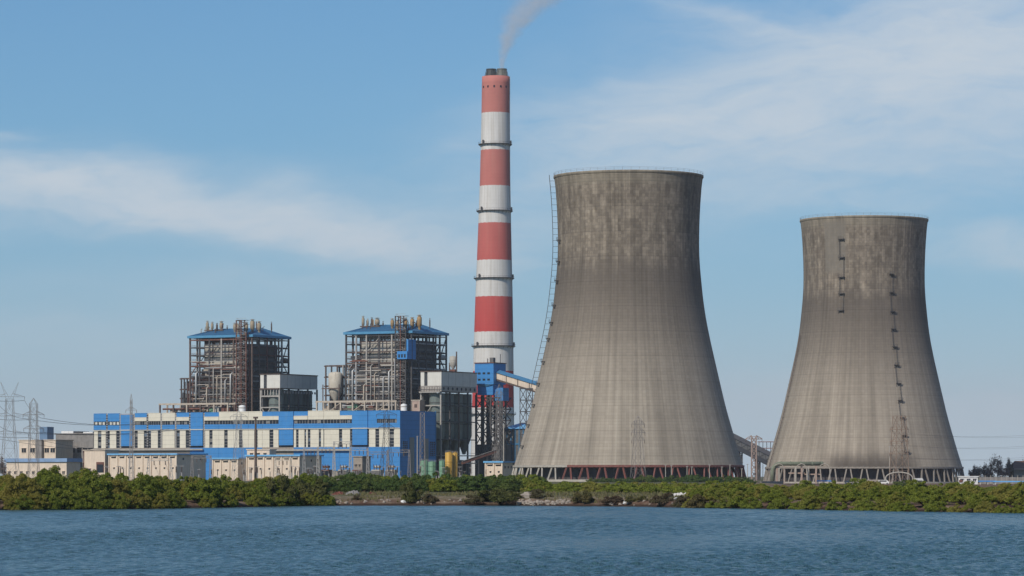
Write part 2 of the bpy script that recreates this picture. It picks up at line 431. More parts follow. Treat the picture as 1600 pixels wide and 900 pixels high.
def tower_material(name, stain):
    m = bpy.data.materials.new(name); m.use_nodes = True
    q = NG(m.node_tree); b = q.N['Principled BSDF']
    t = q.N.new('ShaderNodeTexCoord').outputs['Object']; x, y, z = q.sep(t)
    a = q.m('ARCTAN2', y, x)
    arc = q.mul(a, 36.0)
    seed = 3.0 + stain * 9
    st_f = q.noise(q.comb(q.mul(arc, 0.85), q.mul(z, 0.012), seed), 1.0, 4, 0.6)
    st_b = q.noise(q.comb(q.mul(arc, 0.16), q.mul(z, 0.010), seed + 4), 1.0, 3, 0.5)
    blot = q.noise(q.comb(q.mul(arc, 0.055), q.mul(z, 0.05), seed + 8), 1.0, 5, 0.6)
    lift = q.m('FLOOR', q.div(z, 1.35)); colm = q.m('FLOOR', q.div(arc, 1.5))
    cell = q.white(q.comb(lift, colm, seed)); row = q.white(q.comb(lift, 0.0, seed + 1))
    cellb = q.white(q.comb(q.m('FLOOR', q.div(z, 5.4)), q.m('FLOOR', q.add(q.div(arc, 3.0), q.mul(row, 0.0))), seed + 2))
    zz = q.add(z, q.add(q.mul(q.sub(st_b, 0.5), 11.0), q.mul(q.sub(cellb, 0.5), 4.0)))
    up = q.mul(q.mr(zz, 89.0, 104.0), q.mr(st_f, 0.25, 0.55, 0.65, 1.0))                      # old pale patched top zone
    lo = q.mr(q.add(z, q.mul(q.sub(st_b, 0.5), 40.0)), 30.0, 97.0)
    base = q.mix(lo, (0.392, 0.334, 0.264), (0.166, 0.138, 0.111))
    stp = q.noise(q.comb(q.mul(arc, 0.30), q.mul(z, 0.15), seed + 15), 1.0, 5, 0.65)
    patch = q.mix(q.mr(q.add(q.mul(cellb, 0.12), q.add(q.mul(cell, 0.12), q.mul(stp, 1.0))), 0.42, 0.90), (0.198, 0.162, 0.124), (0.370, 0.308, 0.235))
    base = q.mix(up, base, patch)
    rim = q.mr(z, ZT - 6, ZT - 3.5)
    base = q.mix(q.mul(rim, 0.6), base, (0.33, 0.285, 0.215))
    k = q.add(0.46, q.add(q.mul(q.mr(st_f, 0.28, 0.72), 0.24), q.add(q.mul(q.mr(st_b, 0.3, 0.7), 0.30), q.mul(blot, 0.26))))
    k = q.mul(k, q.add(0.955, q.mul(cell, 0.09)))
    k = q.mul(k, q.add(0.97, q.mul(row, 0.06)))
    fz = q.m('FRACT', q.div(z, 1.35)); k = q.mul(k, q.sub(1.0, q.mul(q.m('LESS_THAN', fz, 0.10), 0.13)))
    fz2 = q.m('FRACT', q.div(z, 10.8)); k = q.mul(k, q.sub(1.0, q.mul(q.m('LESS_THAN', fz2, 0.04), 0.10)))
    fa = q.m('FRACT', q.div(arc, 1.5)); k = q.mul(k, q.sub(1.0, q.mul(q.m('LESS_THAN', fa, 0.10), 0.07)))
    # pale lime runs low down
    run = q.mul(q.mr(st_f, 0.60, 0.74), q.mr(z, 62.0, 25.0))
    c = q.scale(base, k)
    c = q.mix(q.mul(run, 0.45), c, (0.40, 0.36, 0.29))
    if stain:
        an = q.noise(q.comb(q.mul(arc, 0.35), q.mul(z, 0.05), 20.0), 1.0, 4, 0.6)
        s1 = q.mul(q.mr(q.m('ABSOLUTE', q.add(a, 1.60)), 0.62, 0.30), q.mr(q.add(z, q.mul(an, 9.0)), 22.0, 12.0))
        c = q.mix(q.mul(s1, 0.85), c, (0.080, 0.066, 0.055))
        s2 = q.mul(q.mr(q.m('ABSOLUTE', q.add(a, 2.16)), 0.21, 0.17), q.mul(q.mr(z, 104.0, 108.0), q.mr(z, 133.0, 130.0)))
        c = q.mix(q.mul(s2, 0.75), c, (0.215, 0.19, 0.155))
    q.link(c, b.inputs['Base Color']); b.inputs['Roughness'].default_value = 0.9; b.inputs['Specular IOR Level'].default_value = 0.15
    bp = q.N.new('ShaderNodeBump'); bp.inputs['Distance'].default_value = 0.25; bp.inputs['Strength'].default_value = 0.5
    q.link(q.add(q.mul(cell, 0.3), q.add(st_f, q.mul(q.m('LESS_THAN', fz, 0.1), -0.3))), bp.inputs['Height']); q.link(bp.outputs[0], b.inputs['Normal'])
    return m

def on_shell(ang, z, off):
    r = smooth_tr(z) + off
    return Vector((r * math.cos(ang), r * math.sin(ang), z))

def ladder(parent, ang, z0, z1, mat_, w=0.7, off=1.2, step=3.0, jig=None, rail=0.14):
    mb = MB(); n = int((z1 - z0) / step)
    tang = Vector((-math.sin(ang), math.cos(ang), 0))
    pts = [on_shell(ang, z0 + (z1 - z0) * i / n, off) + (tang * jig(z0 + (z1 - z0) * i / n) if jig else Vector()) for i in range(n + 1)]
    for i in range(n):
        for sgn in (-1, 1):
            mb.bar(pts[i] + tang * w * sgn, pts[i + 1] + tang * w * sgn, rail)
        mb.bar(pts[i] - tang * w, pts[i] + tang * w, rail)
        rad = Vector((math.cos(ang), math.sin(ang), 0))
        mb.bar(pts[i], pts[i] - rad * off, rail * 0.8)
        mb.bar(pts[i] - tang * w, pts[i + 1] + tang * w, rail * 0.7)
    return mb.build('ladder', mat_, parent)

def platform(parent, ang, z, w, d, mat_):
    mb = MB(); p = on_shell(ang, z, d / 2); tang = Vector((-math.sin(ang), math.cos(ang), 0)); rad = Vector((math.cos(ang), math.sin(ang), 0))
    mb.bar(p - tang * w / 2, p + tang * w / 2, d, 0.35)
    for sgn in (-1, 1):
        e = p + tang * w / 2 * sgn + rad * d / 2
        mb.bar(e, e + Vector((0, 0, 1.2)), 0.12)
        mb.bar(e, on_shell(ang, z - 1.6, 0) + tang * w / 2 * sgn, 0.15)
    e = p + rad * d / 2 + Vector((0, 0, 1.2)); mb.bar(e - tang * w / 2, e + tang * w / 2, 0.12)
    e = p + rad * d / 2 + Vector((0, 0, 0.6)); mb.bar(e - tang * w / 2, e + tang * w / 2, 0.12)
    return mb.build('platform', mat_, parent)

def cooling_tower(loc, label, smat, red, z0=0.0):
    t = thing('cooling_tower', label, 'cooling tower', loc)
    nz_ = 90
    prof = [(smooth_tr(ZB + (ZT - ZB) * i / nz_), ZB + (ZT - ZB) * i / nz_) for i in range(nz_ + 1)]
    inner = [(r - 0.5, z) for r, z in prof[::-1]]
    MB().lathe(prof + inner, 160).build('shell', smat, t, True)
    rt = prof[-1][0]
    MB().lathe([(rt - 0.45, ZT + 0.003), (rt - 0.45, ZT + 0.45), (rt + 0.35, ZT + 0.45), (rt + 0.35, ZT - 0.35), (rt + 0.03, ZT - 0.8)], 160).build('rim', smat, t, True)
    hr = MB()
    for k in range(56):
        a = 2 * math.pi * k / 56; a2 = 2 * math.pi * (k + 1) / 56
        p = Vector(((rt + 0.2) * math.cos(a), (rt + 0.2) * math.sin(a), ZT + 0.45)); p2 = Vector(((rt + 0.2) * math.cos(a2), (rt + 0.2) * math.sin(a2), ZT + 0.45))
        hr.bar(p, p + Vector((0, 0, 1.3)), 0.07)
        for h in (0.7, 1.3): hr.bar(p + Vector((0, 0, h)), p2 + Vector((0, 0, h)), 0.05)
    hr.build('handrail', M['brown'], t)
    rb = prof[0][0]
    # ring beam: painted red for most of the way round on the first tower
    def ring(a0, a1, mt):
        mb = MB(); n = int(abs(a1 - a0) / R(3)) + 1
        for k in range(n):
            b0, b1 = a0 + (a1 - a0) * k / n, a0 + (a1 - a0) * (k + 1) / n
            mb.bar((rb * math.cos(b0), rb * math.sin(b0), ZB - 0.55), (rb * math.cos(b1), rb * math.sin(b1), ZB - 0.45), 1.3, 0.9)
        return mb.build('ring_beam', mt, t)
    split = R(-123)
    if red:
        ring(split, R(60), M['leg_red']); ring(R(60), split + 2 * math.pi, M['leg_pale'])
    else:
        ring(R(-180), R(180), M['leg_grey'])
    npair = 40; rbot = rb + 1.5
    legs = {}
    for k in range(npair):
        a = 2 * math.pi * (k + 0.37) / npair
        for s_ in (-1, 1):
            mt = M['leg_pale'] if red else M['leg_grey']
            an = (a + math.pi) % (2 * math.pi) - math.pi
            if red and an > split and an < R(60): mt = M['leg_red']
            key = (mt.name, s_)
            if key not in legs:
                legs[key] = MB().bar((rbot, s_ * 2.5, z0 - 0.2), (rb, s_ * 0.95, ZB - 0.95), 0.58, 0.66).mesh('leg', mt)
            link_mesh('leg', legs[key], t, (0, 0, 0), a)
    MB().lathe([(rb + 3.2, z0 - .3), (rb + 3.2, z0 + 0.9), (rb + 2.8, z0 + 0.9), (rb + 2.8, z0 - .3)], 90).build('basin_wall', M['leg_pale'], t)
    fl = MB().lathe([(rb - 4.5, z0 - .2), (rb - 4.5, ZB + 2.0)], 90)
    for k in range(90):
        a = 2 * math.pi * k / 90
        fl.bar(((rb - 4.3) * math.cos(a), (rb - 4.3) * math.sin(a), 0), ((rb - 4.3) * math.cos(a), (rb - 4.3) * math.sin(a), ZB + 1.0), 0.3)
    fl.build('fill_wall', M['fill'], t)
    return t

tw1 = cooling_tower(T1, 'taller looking concrete cooling tower with red painted legs, beside the striped chimney', tower_material('sooty_concrete', 0), True)
A1 = R(180 + 4)
ladder(tw1, A1, 30, ZT + 0.8, M['steel'], w=0.55, off=2.3, step=2.6, rail=0.17)
for y_ in (377, 410, 440, 478, 505, 530, 566, 600, 633, 664, 697):
    platform(tw1, R(180 + 14), Z_at(y_, 1500) - 2.0, 1.8, 1.5, M['steel'])
tw2 = cooling_tower(T2, 'farther concrete cooling tower with ladder platforms down its front, standing on the right', tower_material('stained_concrete', 1), False, -1.4)
ang_a = R(-90) - math.asin(0.45); ang_b = R(-90) + math.asin(0.345)
za = [Z_at(y_, 1707) - 2 for y_ in (369, 398, 429, 455, 482)]
for i, z_ in enumerate(za):
    platform(tw2, ang_a, z_, 2.8, 1.3, M['steel'])
    if i:
        sg = 1.1 if i % 2 else -1.1
        ladder(tw2, ang_a + sg / 33.0 * (-1 if i % 2 else -1), z_, za[i - 1], M['steel'], w=0.2, off=0.45, step=1.5, rail=0.085)
zb = [Z_at(y_, 1710) - 2 for y_ in (425, 454, 484, 512, 540, 569, 598, 625, 652, 680, 706)]
for i, z_ in enumerate(zb):
    platform(tw2, ang_b, z_, 2.4, 1.2, M['steel'])
    if i:
        ladder(tw2, ang_b + (0.7 if i % 2 else -0.7) / 36.0, z_, zb[i - 1], M['steel'], w=0.2, off=0.45, step=1.5, rail=0.08)
ladder(tw2, R(180 + 12), 6, 75, M['brown'], w=0.4, off=0.7, step=2.6, rail=0.16)

# ------------------------------------------------------------------ chimney
DC = 2325.0; SCH = F / DC
CH = Vector((X_at(769, DC), DC, 2.0))
def clean(z): return z / 270.0 * (X_at(774.6, DC) - X_at(769, DC))
def zc(y): return Z_at(y, DC) - 2.0
chp = [(zc(752), 34.5), (zc(700), 33.6), (zc(640), 32.6), (zc(580), 31.4), (zc(519), 30.2), (zc(464), 28.8), (zc(407), 27.0), (zc(349), 25.2), (zc(291), 23.6), (zc(235), 22.6), (zc(177), 21.9), (zc(120), 21.6)]
cz = [a for a, r in chp]; cr = [r / SCH for a, r in chp]
def chr_(z): return float(np.interp(z, cz, cr))
cm = bpy.data.materials.new('banded_chimney_paint'); cm.use_nodes = True
q = NG(cm.node_tree); b = q.N['Principled BSDF']
t = q.N.new('ShaderNodeTexCoord').outputs['Object']; x, y, z = q.sep(t)
a = q.m('ARCTAN2', y, x); arc = q.mul(a, 11.0)
st = q.noise(q.comb(q.mul(arc, 0.7), q.mul(z, 0.02), 1.0), 1.0, 5, 0.6)
bl = q.noise(q.comb(q.mul(arc, 0.15), q.mul(z, 0.06), 2.0), 1.0, 4, 0.6)
zw = q.add(z, q.mul(q.sub(q.noise(q.comb(q.mul(arc, 0.5), 0.0, 5.0), 1.0, 3, 0.6), 0.5), 1.6))
red = q.mix(q.mr(z, 60, 245), (0.50, 0.056, 0.052), (0.51, 0.185, 0.155))
red = q.mix(q.mul(q.mr(st, 0.45, 0.75), q.mr(z, 60, 245, 0.10, 0.40)), red, (0.47, 0.23, 0.18))
wht = q.mix(q.mr(st, 0.35, 0.75), (0.68, 0.65, 0.61), (0.54, 0.50, 0.45))
isred = 0.0
for (y0, y1) in ((637, 580), (519, 464), (407, 349), (291, 235), (177, 100)):
    isred = q.add(isred, q.mul(q.m('GREATER_THAN', zw, zc(y0)), q.m('LESS_THAN', zw, zc(y1))))
c = q.mix(isred, wht, red)
lz = q.m('LESS_THAN', q.m('FRACT', q.div(z, 2.5)), 0.10)
c = q.scale(c, q.mul(q.add(0.84, q.mul(bl, 0.30)), q.sub(1.0, q.mul(lz, 0.06))))
q.link(c, b.inputs['Base Color']); b.inputs['Roughness'].default_value = 0.85; b.inputs['Specular IOR Level'].default_value = 0.15
chim = thing('chimney', 'very tall red and white banded chimney with two dark flues on top', 'chimney', CH)
nz_ = 60; ztop = zc(120)
prof = [(chr_(ztop * i / nz_), ztop * i / nz_) for i in range(nz_ + 1)]
MB().lathe(prof + [(cr[-1] - 0.8, ztop), (cr[-1] - 0.8, ztop - 4)], 72, lean=clean).build('shaft', cm, chim, True)
MB().lathe([(cr[-1] - 0.9, ztop - 0.6), (0.1, ztop - 0.5)], 48, lean=clean).build('cap_slab', M['steel'], chim)
for y_ in (226, 330, 435, 541, 647):
    z_ = zc(y_); r_ = chr_(z_); mb = MB()
    mb.lathe([(r_ + 0.03, z_ - 0.2), (r_ + 1.7, z_ - 0.2), (r_ + 1.7, z_ + 0.25), (r_ + 0.03, z_ + 0.25)], 48, lean=lambda z, z_=z_: clean(z_))
    for k in range(24):
        a_ = 2 * math.pi * k / 24; a2 = 2 * math.pi * (k + 1) / 24; lx = clean(z_)
        p = Vector((lx + (r_ + 1.6) * math.cos(a_), (r_ + 1.6) * math.sin(a_), z_)); p2 = Vector((lx + (r_ + 1.6) * math.cos(a2), (r_ + 1.6) * math.sin(a2), z_))
        mb.bar(p, p + Vector((0, 0, 1.3)), 0.09); mb.bar(p + Vector((0, 0, 1.3)), p2 + Vector((0, 0, 1.3)), 0.09)
        mb.bar(p, (lx + r_ * math.cos(a_), r_ * math.sin(a_), z_ - 1.6), 0.14)
    mb.build('gallery_platform', M['steel'], chim)
for a_ in (R(-8), R(-140)):
    mb = MB(); z_ = zc(647); r_ = chr_(z_); mb.box(-0.7, 0.7, -0.5, 0.5, 0, 2.6)
    for y_ in (226, 330, 435, 541):
        z_ = zc(y_); r_ = chr_(z_) + 0.9
        MB().box(-0.55, 0.55, -0.5, 0.5, 0, 2.3).build('aviation_light', M['steel'], chim, loc=(clean(z_) + r_ * math.cos(a_), r_ * math.sin(a_), z_ + 0.3))
mb = MB()
for i in range(60):
    z0, z1 = ztop * i / 60, ztop * (i + 1) / 60; an = R(-14)
    p = Vector((clean(z0) + (chr_(z0) + 0.5) * math.cos(an), (chr_(z0) + 0.5) * math.sin(an), z0)); p2 = Vector((clean(z1) + (chr_(z1) + 0.5) * math.cos(an), (chr_(z1) + 0.5) * math.sin(an), z1))
    mb.bar(p, p2, 0.35, 0.35)
mb.build('ladder', M['galv'], chim)
fm = material('sooty_flue', (0.06, 0.065, 0.065), 0.6, 0.3, 0.6)
fm2 = material('weathered_flue', (0.15, 0.15, 0.13), 0.6, 0.35, 0.8)
def flue(px, mt, dy):
    x0 = X_at(px, DC) - CH.x
    mb = MB().lathe([(4.2, ztop - 0.4), (3.1, ztop + 4.6), (3.4, ztop + 4.7), (3.4, ztop + 5.4), (2.7, ztop + 5.4), (2.7, ztop + 2)], 24, (x0, dy))
    for k in range(8):
        a_ = 2 * math.pi * k / 8
        mb.bar((x0 + 4.6 * math.cos(a_), dy + 4.6 * math.sin(a_), ztop - 0.4), (x0 + 3.3 * math.cos(a_), dy + 3.3 * math.sin(a_), ztop + 4.8), 0.3)
    mb.build('flue', mt, chim)
flue(767.5, fm, 0.5); flue(784, fm2, -0.5)
mb = MB()
for k in range(4):
    mb.tube([(X_at(792, DC) - CH.x, -2 + k * 1.2, ztop), (X_at(792, DC) - CH.x, -2 + k * 1.2, ztop + 4 + (k % 2))], 0.12, 5)
mb.build('lightning_rod', M['galv'], chim)
for k in range(5):
    an = R(-150 + 27 * k); z_ = zc(137)
    MB().box(-0.5, 0.5, -0.3, 0.3, -0.7, 0.7).build('vent_opening', M['glass'], chim, loc=(clean(z_) + (cr[-1] + 0.0) * math.cos(an), cr[-1] * math.sin(an), z_), rz=an + R(90))

# smoke leaving the flue
SMX = X_at(784, DC); SMZ = zc(108) + 2.0
pl = MB(); pts = []; rad_ = []
def plume_x(h): return 0.00725 * h ** 2.105
def plume_r(h): return 2.0 + 0.22 * h + 0.0046 * h * h
for i in range(25):
    h = 72.0 * i / 24; pts.append((plume_x(h), 0.15 * plume_x(h), h)); rad_.append(plume_r(h) * 1.15)
pl.tube(pts, rad_, 20)
sm = bpy.data.materials.new('flue_smoke'); sm.use_nodes = True
q = NG(sm.node_tree); q.N.remove(q.N['Principled BSDF'])
pv = q.N.new('ShaderNodeVolumePrincipled'); q.L.new(pv.outputs[0], q.N['Material Output'].inputs['Volume'])
t = q.N.new('ShaderNodeTexCoord').outputs['Object']; x, y, z = q.sep(t)
hh = q.m('MAXIMUM', z, 0.001)
ax = q.mul(q.m('POWER', hh, 2.105), 0.00725)
rr_ = q.add(2.0, q.add(q.mul(hh, 0.22), q.mul(q.mul(hh, hh), 0.0046)))
n1 = q.noise(t, 0.10, 4, 0.55, 0.5)
ddx = q.add(q.sub(x, ax), q.mul(q.mul(q.sub(n1, 0.5), rr_), 1.5)); ddy = q.sub(y, q.mul(ax, 0.15))
dd = q.div(q.m('SQRT', q.add(q.mul(ddx, ddx), q.mul(ddy, ddy))), rr_)
n2 = q.noise(t, 0.16, 5, 0.6)
de = q.mul(q.mr(dd, 1.0, 0.05), q.mr(n2, 0.25, 0.65, 0.3, 1.3))
de = q.mul(de, q.div(0.92, rr_))
q.link(de, pv.inputs['Density']); pv.inputs['Color'].default_value = (0.97, 0.93, 0.91, 1); pv.inputs['Anisotropy'].default_value = 0.1
smoke = pl.build('smoke', sm); smoke.location = (SMX, DC - 0.5, SMZ)
tag(smoke, 'thin grey smoke drifting up from the chimney top', 'smoke'); smoke['kind'] = 'stuff'

exec_parts = True

# ------------------------------------------------------------------ turbine hall
def turbine_hall():
    L, W, H = 194.7, 36.6, 36.4
    t = thing('turbine_hall', 'very long blue and cream clad hall in front of the two boiler houses', 'power station hall', ORIG, -TH)
    MB().box(-L, -0.6, 0.7, W, 0, H - 0.9).build('wall', M['void'], t)
    MB().box(-L + 0.3, -0.3, 0.4, W + 0.2, H - 0.9, H - 0.3).build('roof', M['galv'], t)
    edges = [145, 167, 188, 209.5, 230.5, 252, 274.5, 297, 319, 342, 365, 388, 410, 436, 459, 481, 505.5, 531, 550.5, 575, 600, 625]
    ue = [u_of(p) for p in edges]; ue[0] = -L; ue[-1] = 0.0
    Z0, Z1, Z2, Z3, Z4, Z5 = 17.5, 27.0, 27.6, 29.9, 32.0, H
    # top: b blue, s blue over a cream strip, c cream, f full-height blue; lower: list of cream pieces as fractions, '' all glass
    spec = [('b', [(0.03, .34), (.62, .97)]), ('b', [(.18, .72)]), ('f', None), ('s', [(.24, .76)]), ('c', [(.22, .78)]), ('c', [(0.02, .98)]), ('s', [(.26, .72)]),
            ('f', None), ('s', [(0.06, .35), (.57, 1)]), ('c', [(0, .36), (.60, 1)]), ('c', [(0, .37), (.60, 1)]), ('c', [(0, .42), (.66, 1)]), ('s', [(0, .42), (.66, .97)]),
            ('f', None), ('s', [(0, .16), (.34, .76), (.88, 1)]), ('c', [(.16, .70), (.84, 1)]), ('c', [(0.04, .95)]), ('s', [(.18, .82)]),
            ('f', None), ('w', [(.06, .46), (.70, 1)]), ('w', [(0, .34), (.62, 1)])]
    gap = lambda i: 0.55 if i < 8 else 0.05
    hrng = random.Random(5)
    M['pane_blue'] = material('pale_blue_pane', (.12, .16, .21), .3, .2, 1.0); M['pane_grey'] = material('dusty_pane', (.22, .21, .19), .5, .2, 1.0)
    def panel(name, x0, x1, z0, z1, mt, y0=0.0, y1=0.68):
        return MB().box(x0, x1, y0, y1, z0, z1).build(name, mt, t)
    def glazing(x0, x1, z0, z1, vert, bars, mt=None):
        w = MB().box(x0, x1, 0.45, 0.69, z0, z1).build('window', M['glass'], t)
        f = MB(); n = bars
        for k in range(n + 1):
            if vert:
                xx = x0 + (x1 - x0) * k / n; f.box(xx - .09, xx + .09, .36, .44, z0, z1)
            else:
                zz = z0 + (z1 - z0) * k / n; f.box(x0, x1, .36, .44, zz - .09, zz + .09)
        f.build('mullion', mt or M['galv'], w)
        for k in range(n):
            if hrng.random() < (.30 if vert else .16):
                a_, b_ = k / n, (k + 1) / n
                pn = MB().box(x0 + (x1 - x0) * a_ + .12, x0 + (x1 - x0) * b_ - .12, .41, .445, z0 + .2, z1 - .2) if vert else MB().box(x0 + .1, x1 - .1, .41, .445, z0 + (z1 - z0) * a_ + .12, z0 + (z1 - z0) * b_ - .12)
                pn.build('pane', hrng.choice([M['pane_blue'], M['pane_grey'], M['void']]), w)
    for i, (top, low) in enumerate(spec):
        x0, x1 = ue[i] + gap(i), ue[i + 1] - gap(i)
        w = x1 - x0
        if top == 'f':
            panel('panel', x0, x1, Z1 + 0.5, Z5 - (0.9 if i == 2 else 0), M['blue'], -0.5)
            panel('panel', x0 + .2, x1 - .2, 18.6, Z1, M['blue'], -0.45)
            panel('ledge', x0 - .2, x1 + .2, Z1 + .02, Z1 + .46, M['offwhite'], -0.7)
        else:
            if top in 'bw': panel('panel', x0, x1, Z4, Z5, M['blue'])
            elif top == 'c': panel('panel', x0, x1, Z4, Z5 + (0.25 if i > 8 else 0), M['cream'])
            else:
                panel('panel', x0, x1, Z4 + 2.1, Z5, M['blue']); panel('panel', x0, x1, Z4, Z4 + 2.05, M['cream'], -0.25)
            if top == 'w' and i == 19:
                glazing(x0 + w * .55, x1, Z3 - .05, Z4, True, 4); panel('panel', x0, x0 + w * .55, Z3, Z4, M['blue'], 0.01)
            elif top == 'w':
                glazing(x0, x0 + w * .8, Z3 - .05, Z4, True, 6); panel('panel', x0 + w * .8, x1, Z3, Z4, M['blue'], 0.01)
            elif i < 2:
                glazing(x0, x1, Z3, Z4, True, 5, M['offwhite'])
                for k in range(3):
                    a = x0 + w * (0.1 + .3 * k + .05 * i); panel('panel', a, a + w * .17, Z3 + .25, Z4 - .35, M['offwhite'], .3, .44)
            else: glazing(x0 + .2, x1 - .2, Z3, Z4, True, 5)
            panel('panel', x0, x1, Z2 - .1, Z3, M['blue'])
            panel('ledge', x0 - gap(i) * .8, x1 + gap(i) * .8, Z1, Z1 + .35, M['offwhite'], -0.35)
            last = 0.0; pieces = low + [(1.0, 1.0)]
            for (a, bb) in pieces:
                if a - last > 0.03: glazing(x0 + last * w, x0 + a * w, Z0, Z1 - .05, False, 6)
                if bb > a: panel('panel', x0 + a * w, x0 + bb * w, Z0, Z1 - .05, M['cream'])
                last = bb
        if i < 8:
            c = MB().box(x1 + .12, x1 + .98, .1, .65, Z0, Z5 - .6)
            c.build('column', M['pale_steel'] if i % 3 else M['steel'], t)
            lad = MB()
            for k in range(14): lad.box(x1 + .05, x1 + 1.05, -.1, .09, Z0 + 1 + k * 1.3, Z0 + 1.5 + k * 1.3)
            lad.build('cleat', M['galv'], t)
    # plinth storey
    for i in range(21):
        x0, x1 = ue[i] + .04, ue[i + 1] - .04
        if i < 7: mt, z0 = (M['tan_render'] if i < 2 else M['blue']), 0.0
        elif i < 12: mt, z0 = M['blue'], 0.0
        elif i < 14: mt, z0 = M['tan_render'], 0.0
        else: mt, z0 = M['blue'], (5.2 if i in (14, 15, 16, 17) else 0.0)
        panel('panel', x0, x1, max(z0, .02), Z0 - .06 if i > 7 else 13.6, mt, -0.15 if i not in (7, 18) else -1.6)
        if i <= 7: panel('panel', x0, x1, 13.7, Z0 - .06, M['tan_render'] if i < 7 else M['blue'], -0.1)
        if z0 > 1: panel('panel', x0, x1, .02, z0 - .05, M['tan_render'], .2)
    panel('duct', ue[0], ue[8], 16.2, 17.0, M['pale_steel'], -1.6, -0.8)
    panel('duct', ue[12], ue[18], 15.6, 16.5, M['pale_steel'], -1.6, -0.8)
    # the dark right end
    e = MB().box(-0.58, 0.0, 0.02, W, 0, H - .2).build('end_wall', M['blue'], t)
    MB().box(-.4, .25, W - .3, W + .1, 0, H + .1).build('corner_trim', M['blue_roof'], t)
    for (v0, v1, zt) in ((9.5, 14.0, 22.5), (24.0, 28.6, 22.0)):
        d = MB().box(0.01, .30, v0, v1, 0.02, zt).build('shutter_door', M['door_grey'], t)
    for (v0, v1) in ((2.0, 7.4), (30.2, 35.6)):
        w_ = MB().box(0.01, .10, v0, v1, 12.8, 20.6).build('louvre_window', M['glass'], t)
        f = MB()
        for k in range(9): f.box(.11, .2, v0, v1, 12.8 + k * .95, 13.0 + k * .95)
        for k in range(4): f.box(.205, .28, v0 + (v1 - v0) * k / 3 - .12, v0 + (v1 - v0) * k / 3 + .12, 12.8, 20.6)
        f.build('louvre_frame', M['blue'], w_)
    return t
turbine_hall()

# plant on and behind the hall roof
def roof_tank(px, py0, py1, wpx, v, label, mt):
    u = u_of(px, v); p = plant(u, v); s = F / p.y
    z0, z1 = Z_at(py1, p.y) - 2.0, Z_at(py0, p.y) - 2.0; r = wpx / 2 / s
    t = thing('roof_tank', label, 'tank', plant(u, v, 0), -TH)
    MB().lathe([(r, z0 - 3), (r, z1 - .4), (r * .93, z1), (.05, z1 + .5)], 20).build('tank_body', mt, t, True)
    mb = MB()
    for k in range(4):
        a = k * math.pi / 2 + .4; mb.box(r * .8 * math.cos(a) - .2, r * .8 * math.cos(a) + .2, r * .8 * math.sin(a) - .2, r * .8 * math.sin(a) + .2, 36, z0 - 2.99)
    mb.build('support_leg', M['steel'], t)
    MB().lathe([(r + .06, z1 - 1.4), (r + .1, z1 - 1.1), (r + .06, z1 - .9)], 20).build('hoop', M['pale_steel'], t)
roof_tank(378.5, 634, 640.5, 11, 31, 'white water tank above the cream part of the long hall roof', M['white'])
roof_tank(631, 632, 640, 10, 30, 'white tank near the dark blue end of the hall roof', M['white'])

def pipe_rack(px0, px1, v, z0, z1, n, label, cols):
    u0, u1 = u_of(px0, v), u_of(px1, v)
    t = thing('pipe_rack', label, 'steel frame', plant(u0, v), -TH); w = u1 - u0
    for k in range(n + 1):
        for d in (0, 7.0):
            MB().box(w * k / n - .4, w * k / n + .4, d - .35, d + .35, 0, z1 - .45).build('column', random.choice(cols), t)
    for d in (0, 7.0):
        MB().box(-.6, w + .6, d - .4, d + .4, z1 - .42, z1 + .45).build('beam', cols[0], t)
        MB().box(-.4, w + .4, d - .3, d + .3, z0, z0 + .5).build('beam', cols[1], t)
    for k in range(n):
        if k % 2: MB().bar((w * k / n, 0, z0 + .5), (w * (k + 1) / n, 0, z1 - .6), .3).build('brace', cols[1], t)
    for k in range(6):
        zz = z0 + .9 + (z1 - z0 - 2) * random.random(); yy = 1 + random.random() * 5; a = random.random() * .4; b_ = .55 + random.random() * .45
        MB().tube([(w * a, yy, zz), (w * b_, yy, zz)], .25 + .35 * random.random(), 8).build('pipe', random.choice([M['pipe'], M['brown'], M['beige_steel'], M['rust']]), t)
    for k in range(5):
        xx = w * random.random(); h = 1.5 + 3 * random.random()
        MB().box(xx, xx + 1.5 + 2 * random.random(), 2, 5, z0 + .5, z0 + .5 + h).build('valve_cabinet', random.choice([M['rust'], M['beige_steel'], M['casing'], M['green']]), t)
pipe_rack(250, 356, 40, 36.5, 42.0, 5, 'beige steel pipe rack above the hall roof in front of the first boiler house', [M['beige_steel'], M['brown']])
pipe_rack(495, 608, 40, 36.5, 42.3, 6, 'beige steel pipe rack above the hall roof in front of the second boiler house', [M['beige_steel'], M['beige_steel']])
rh = thing('roof_cabin', 'square pinkish cabin behind the right end of the hall roof', 'cabin', plant(u_of(643.5, 40), 40), -TH)
MB().box(0, 5.0, 0, 5, 30, 42.2).build('wall', M['pink'], rh); MB().box(-.3, 5.3, -.3, 5.3, 42.21, 42.7).build('roof', M['beige_steel'], rh)
MB().box(1.6, 3.3, -.1, -.01, 38.6, 40.4).build('window', M['brown'], rh)
MB().box(.02, .35, -.15, -.01, 37, 42.1).build('corner_post', M['beige_steel'], rh); MB().box(4.65, 4.98, -.15, -.01, 37, 42.1).build('corner_post', M['beige_steel'], rh)

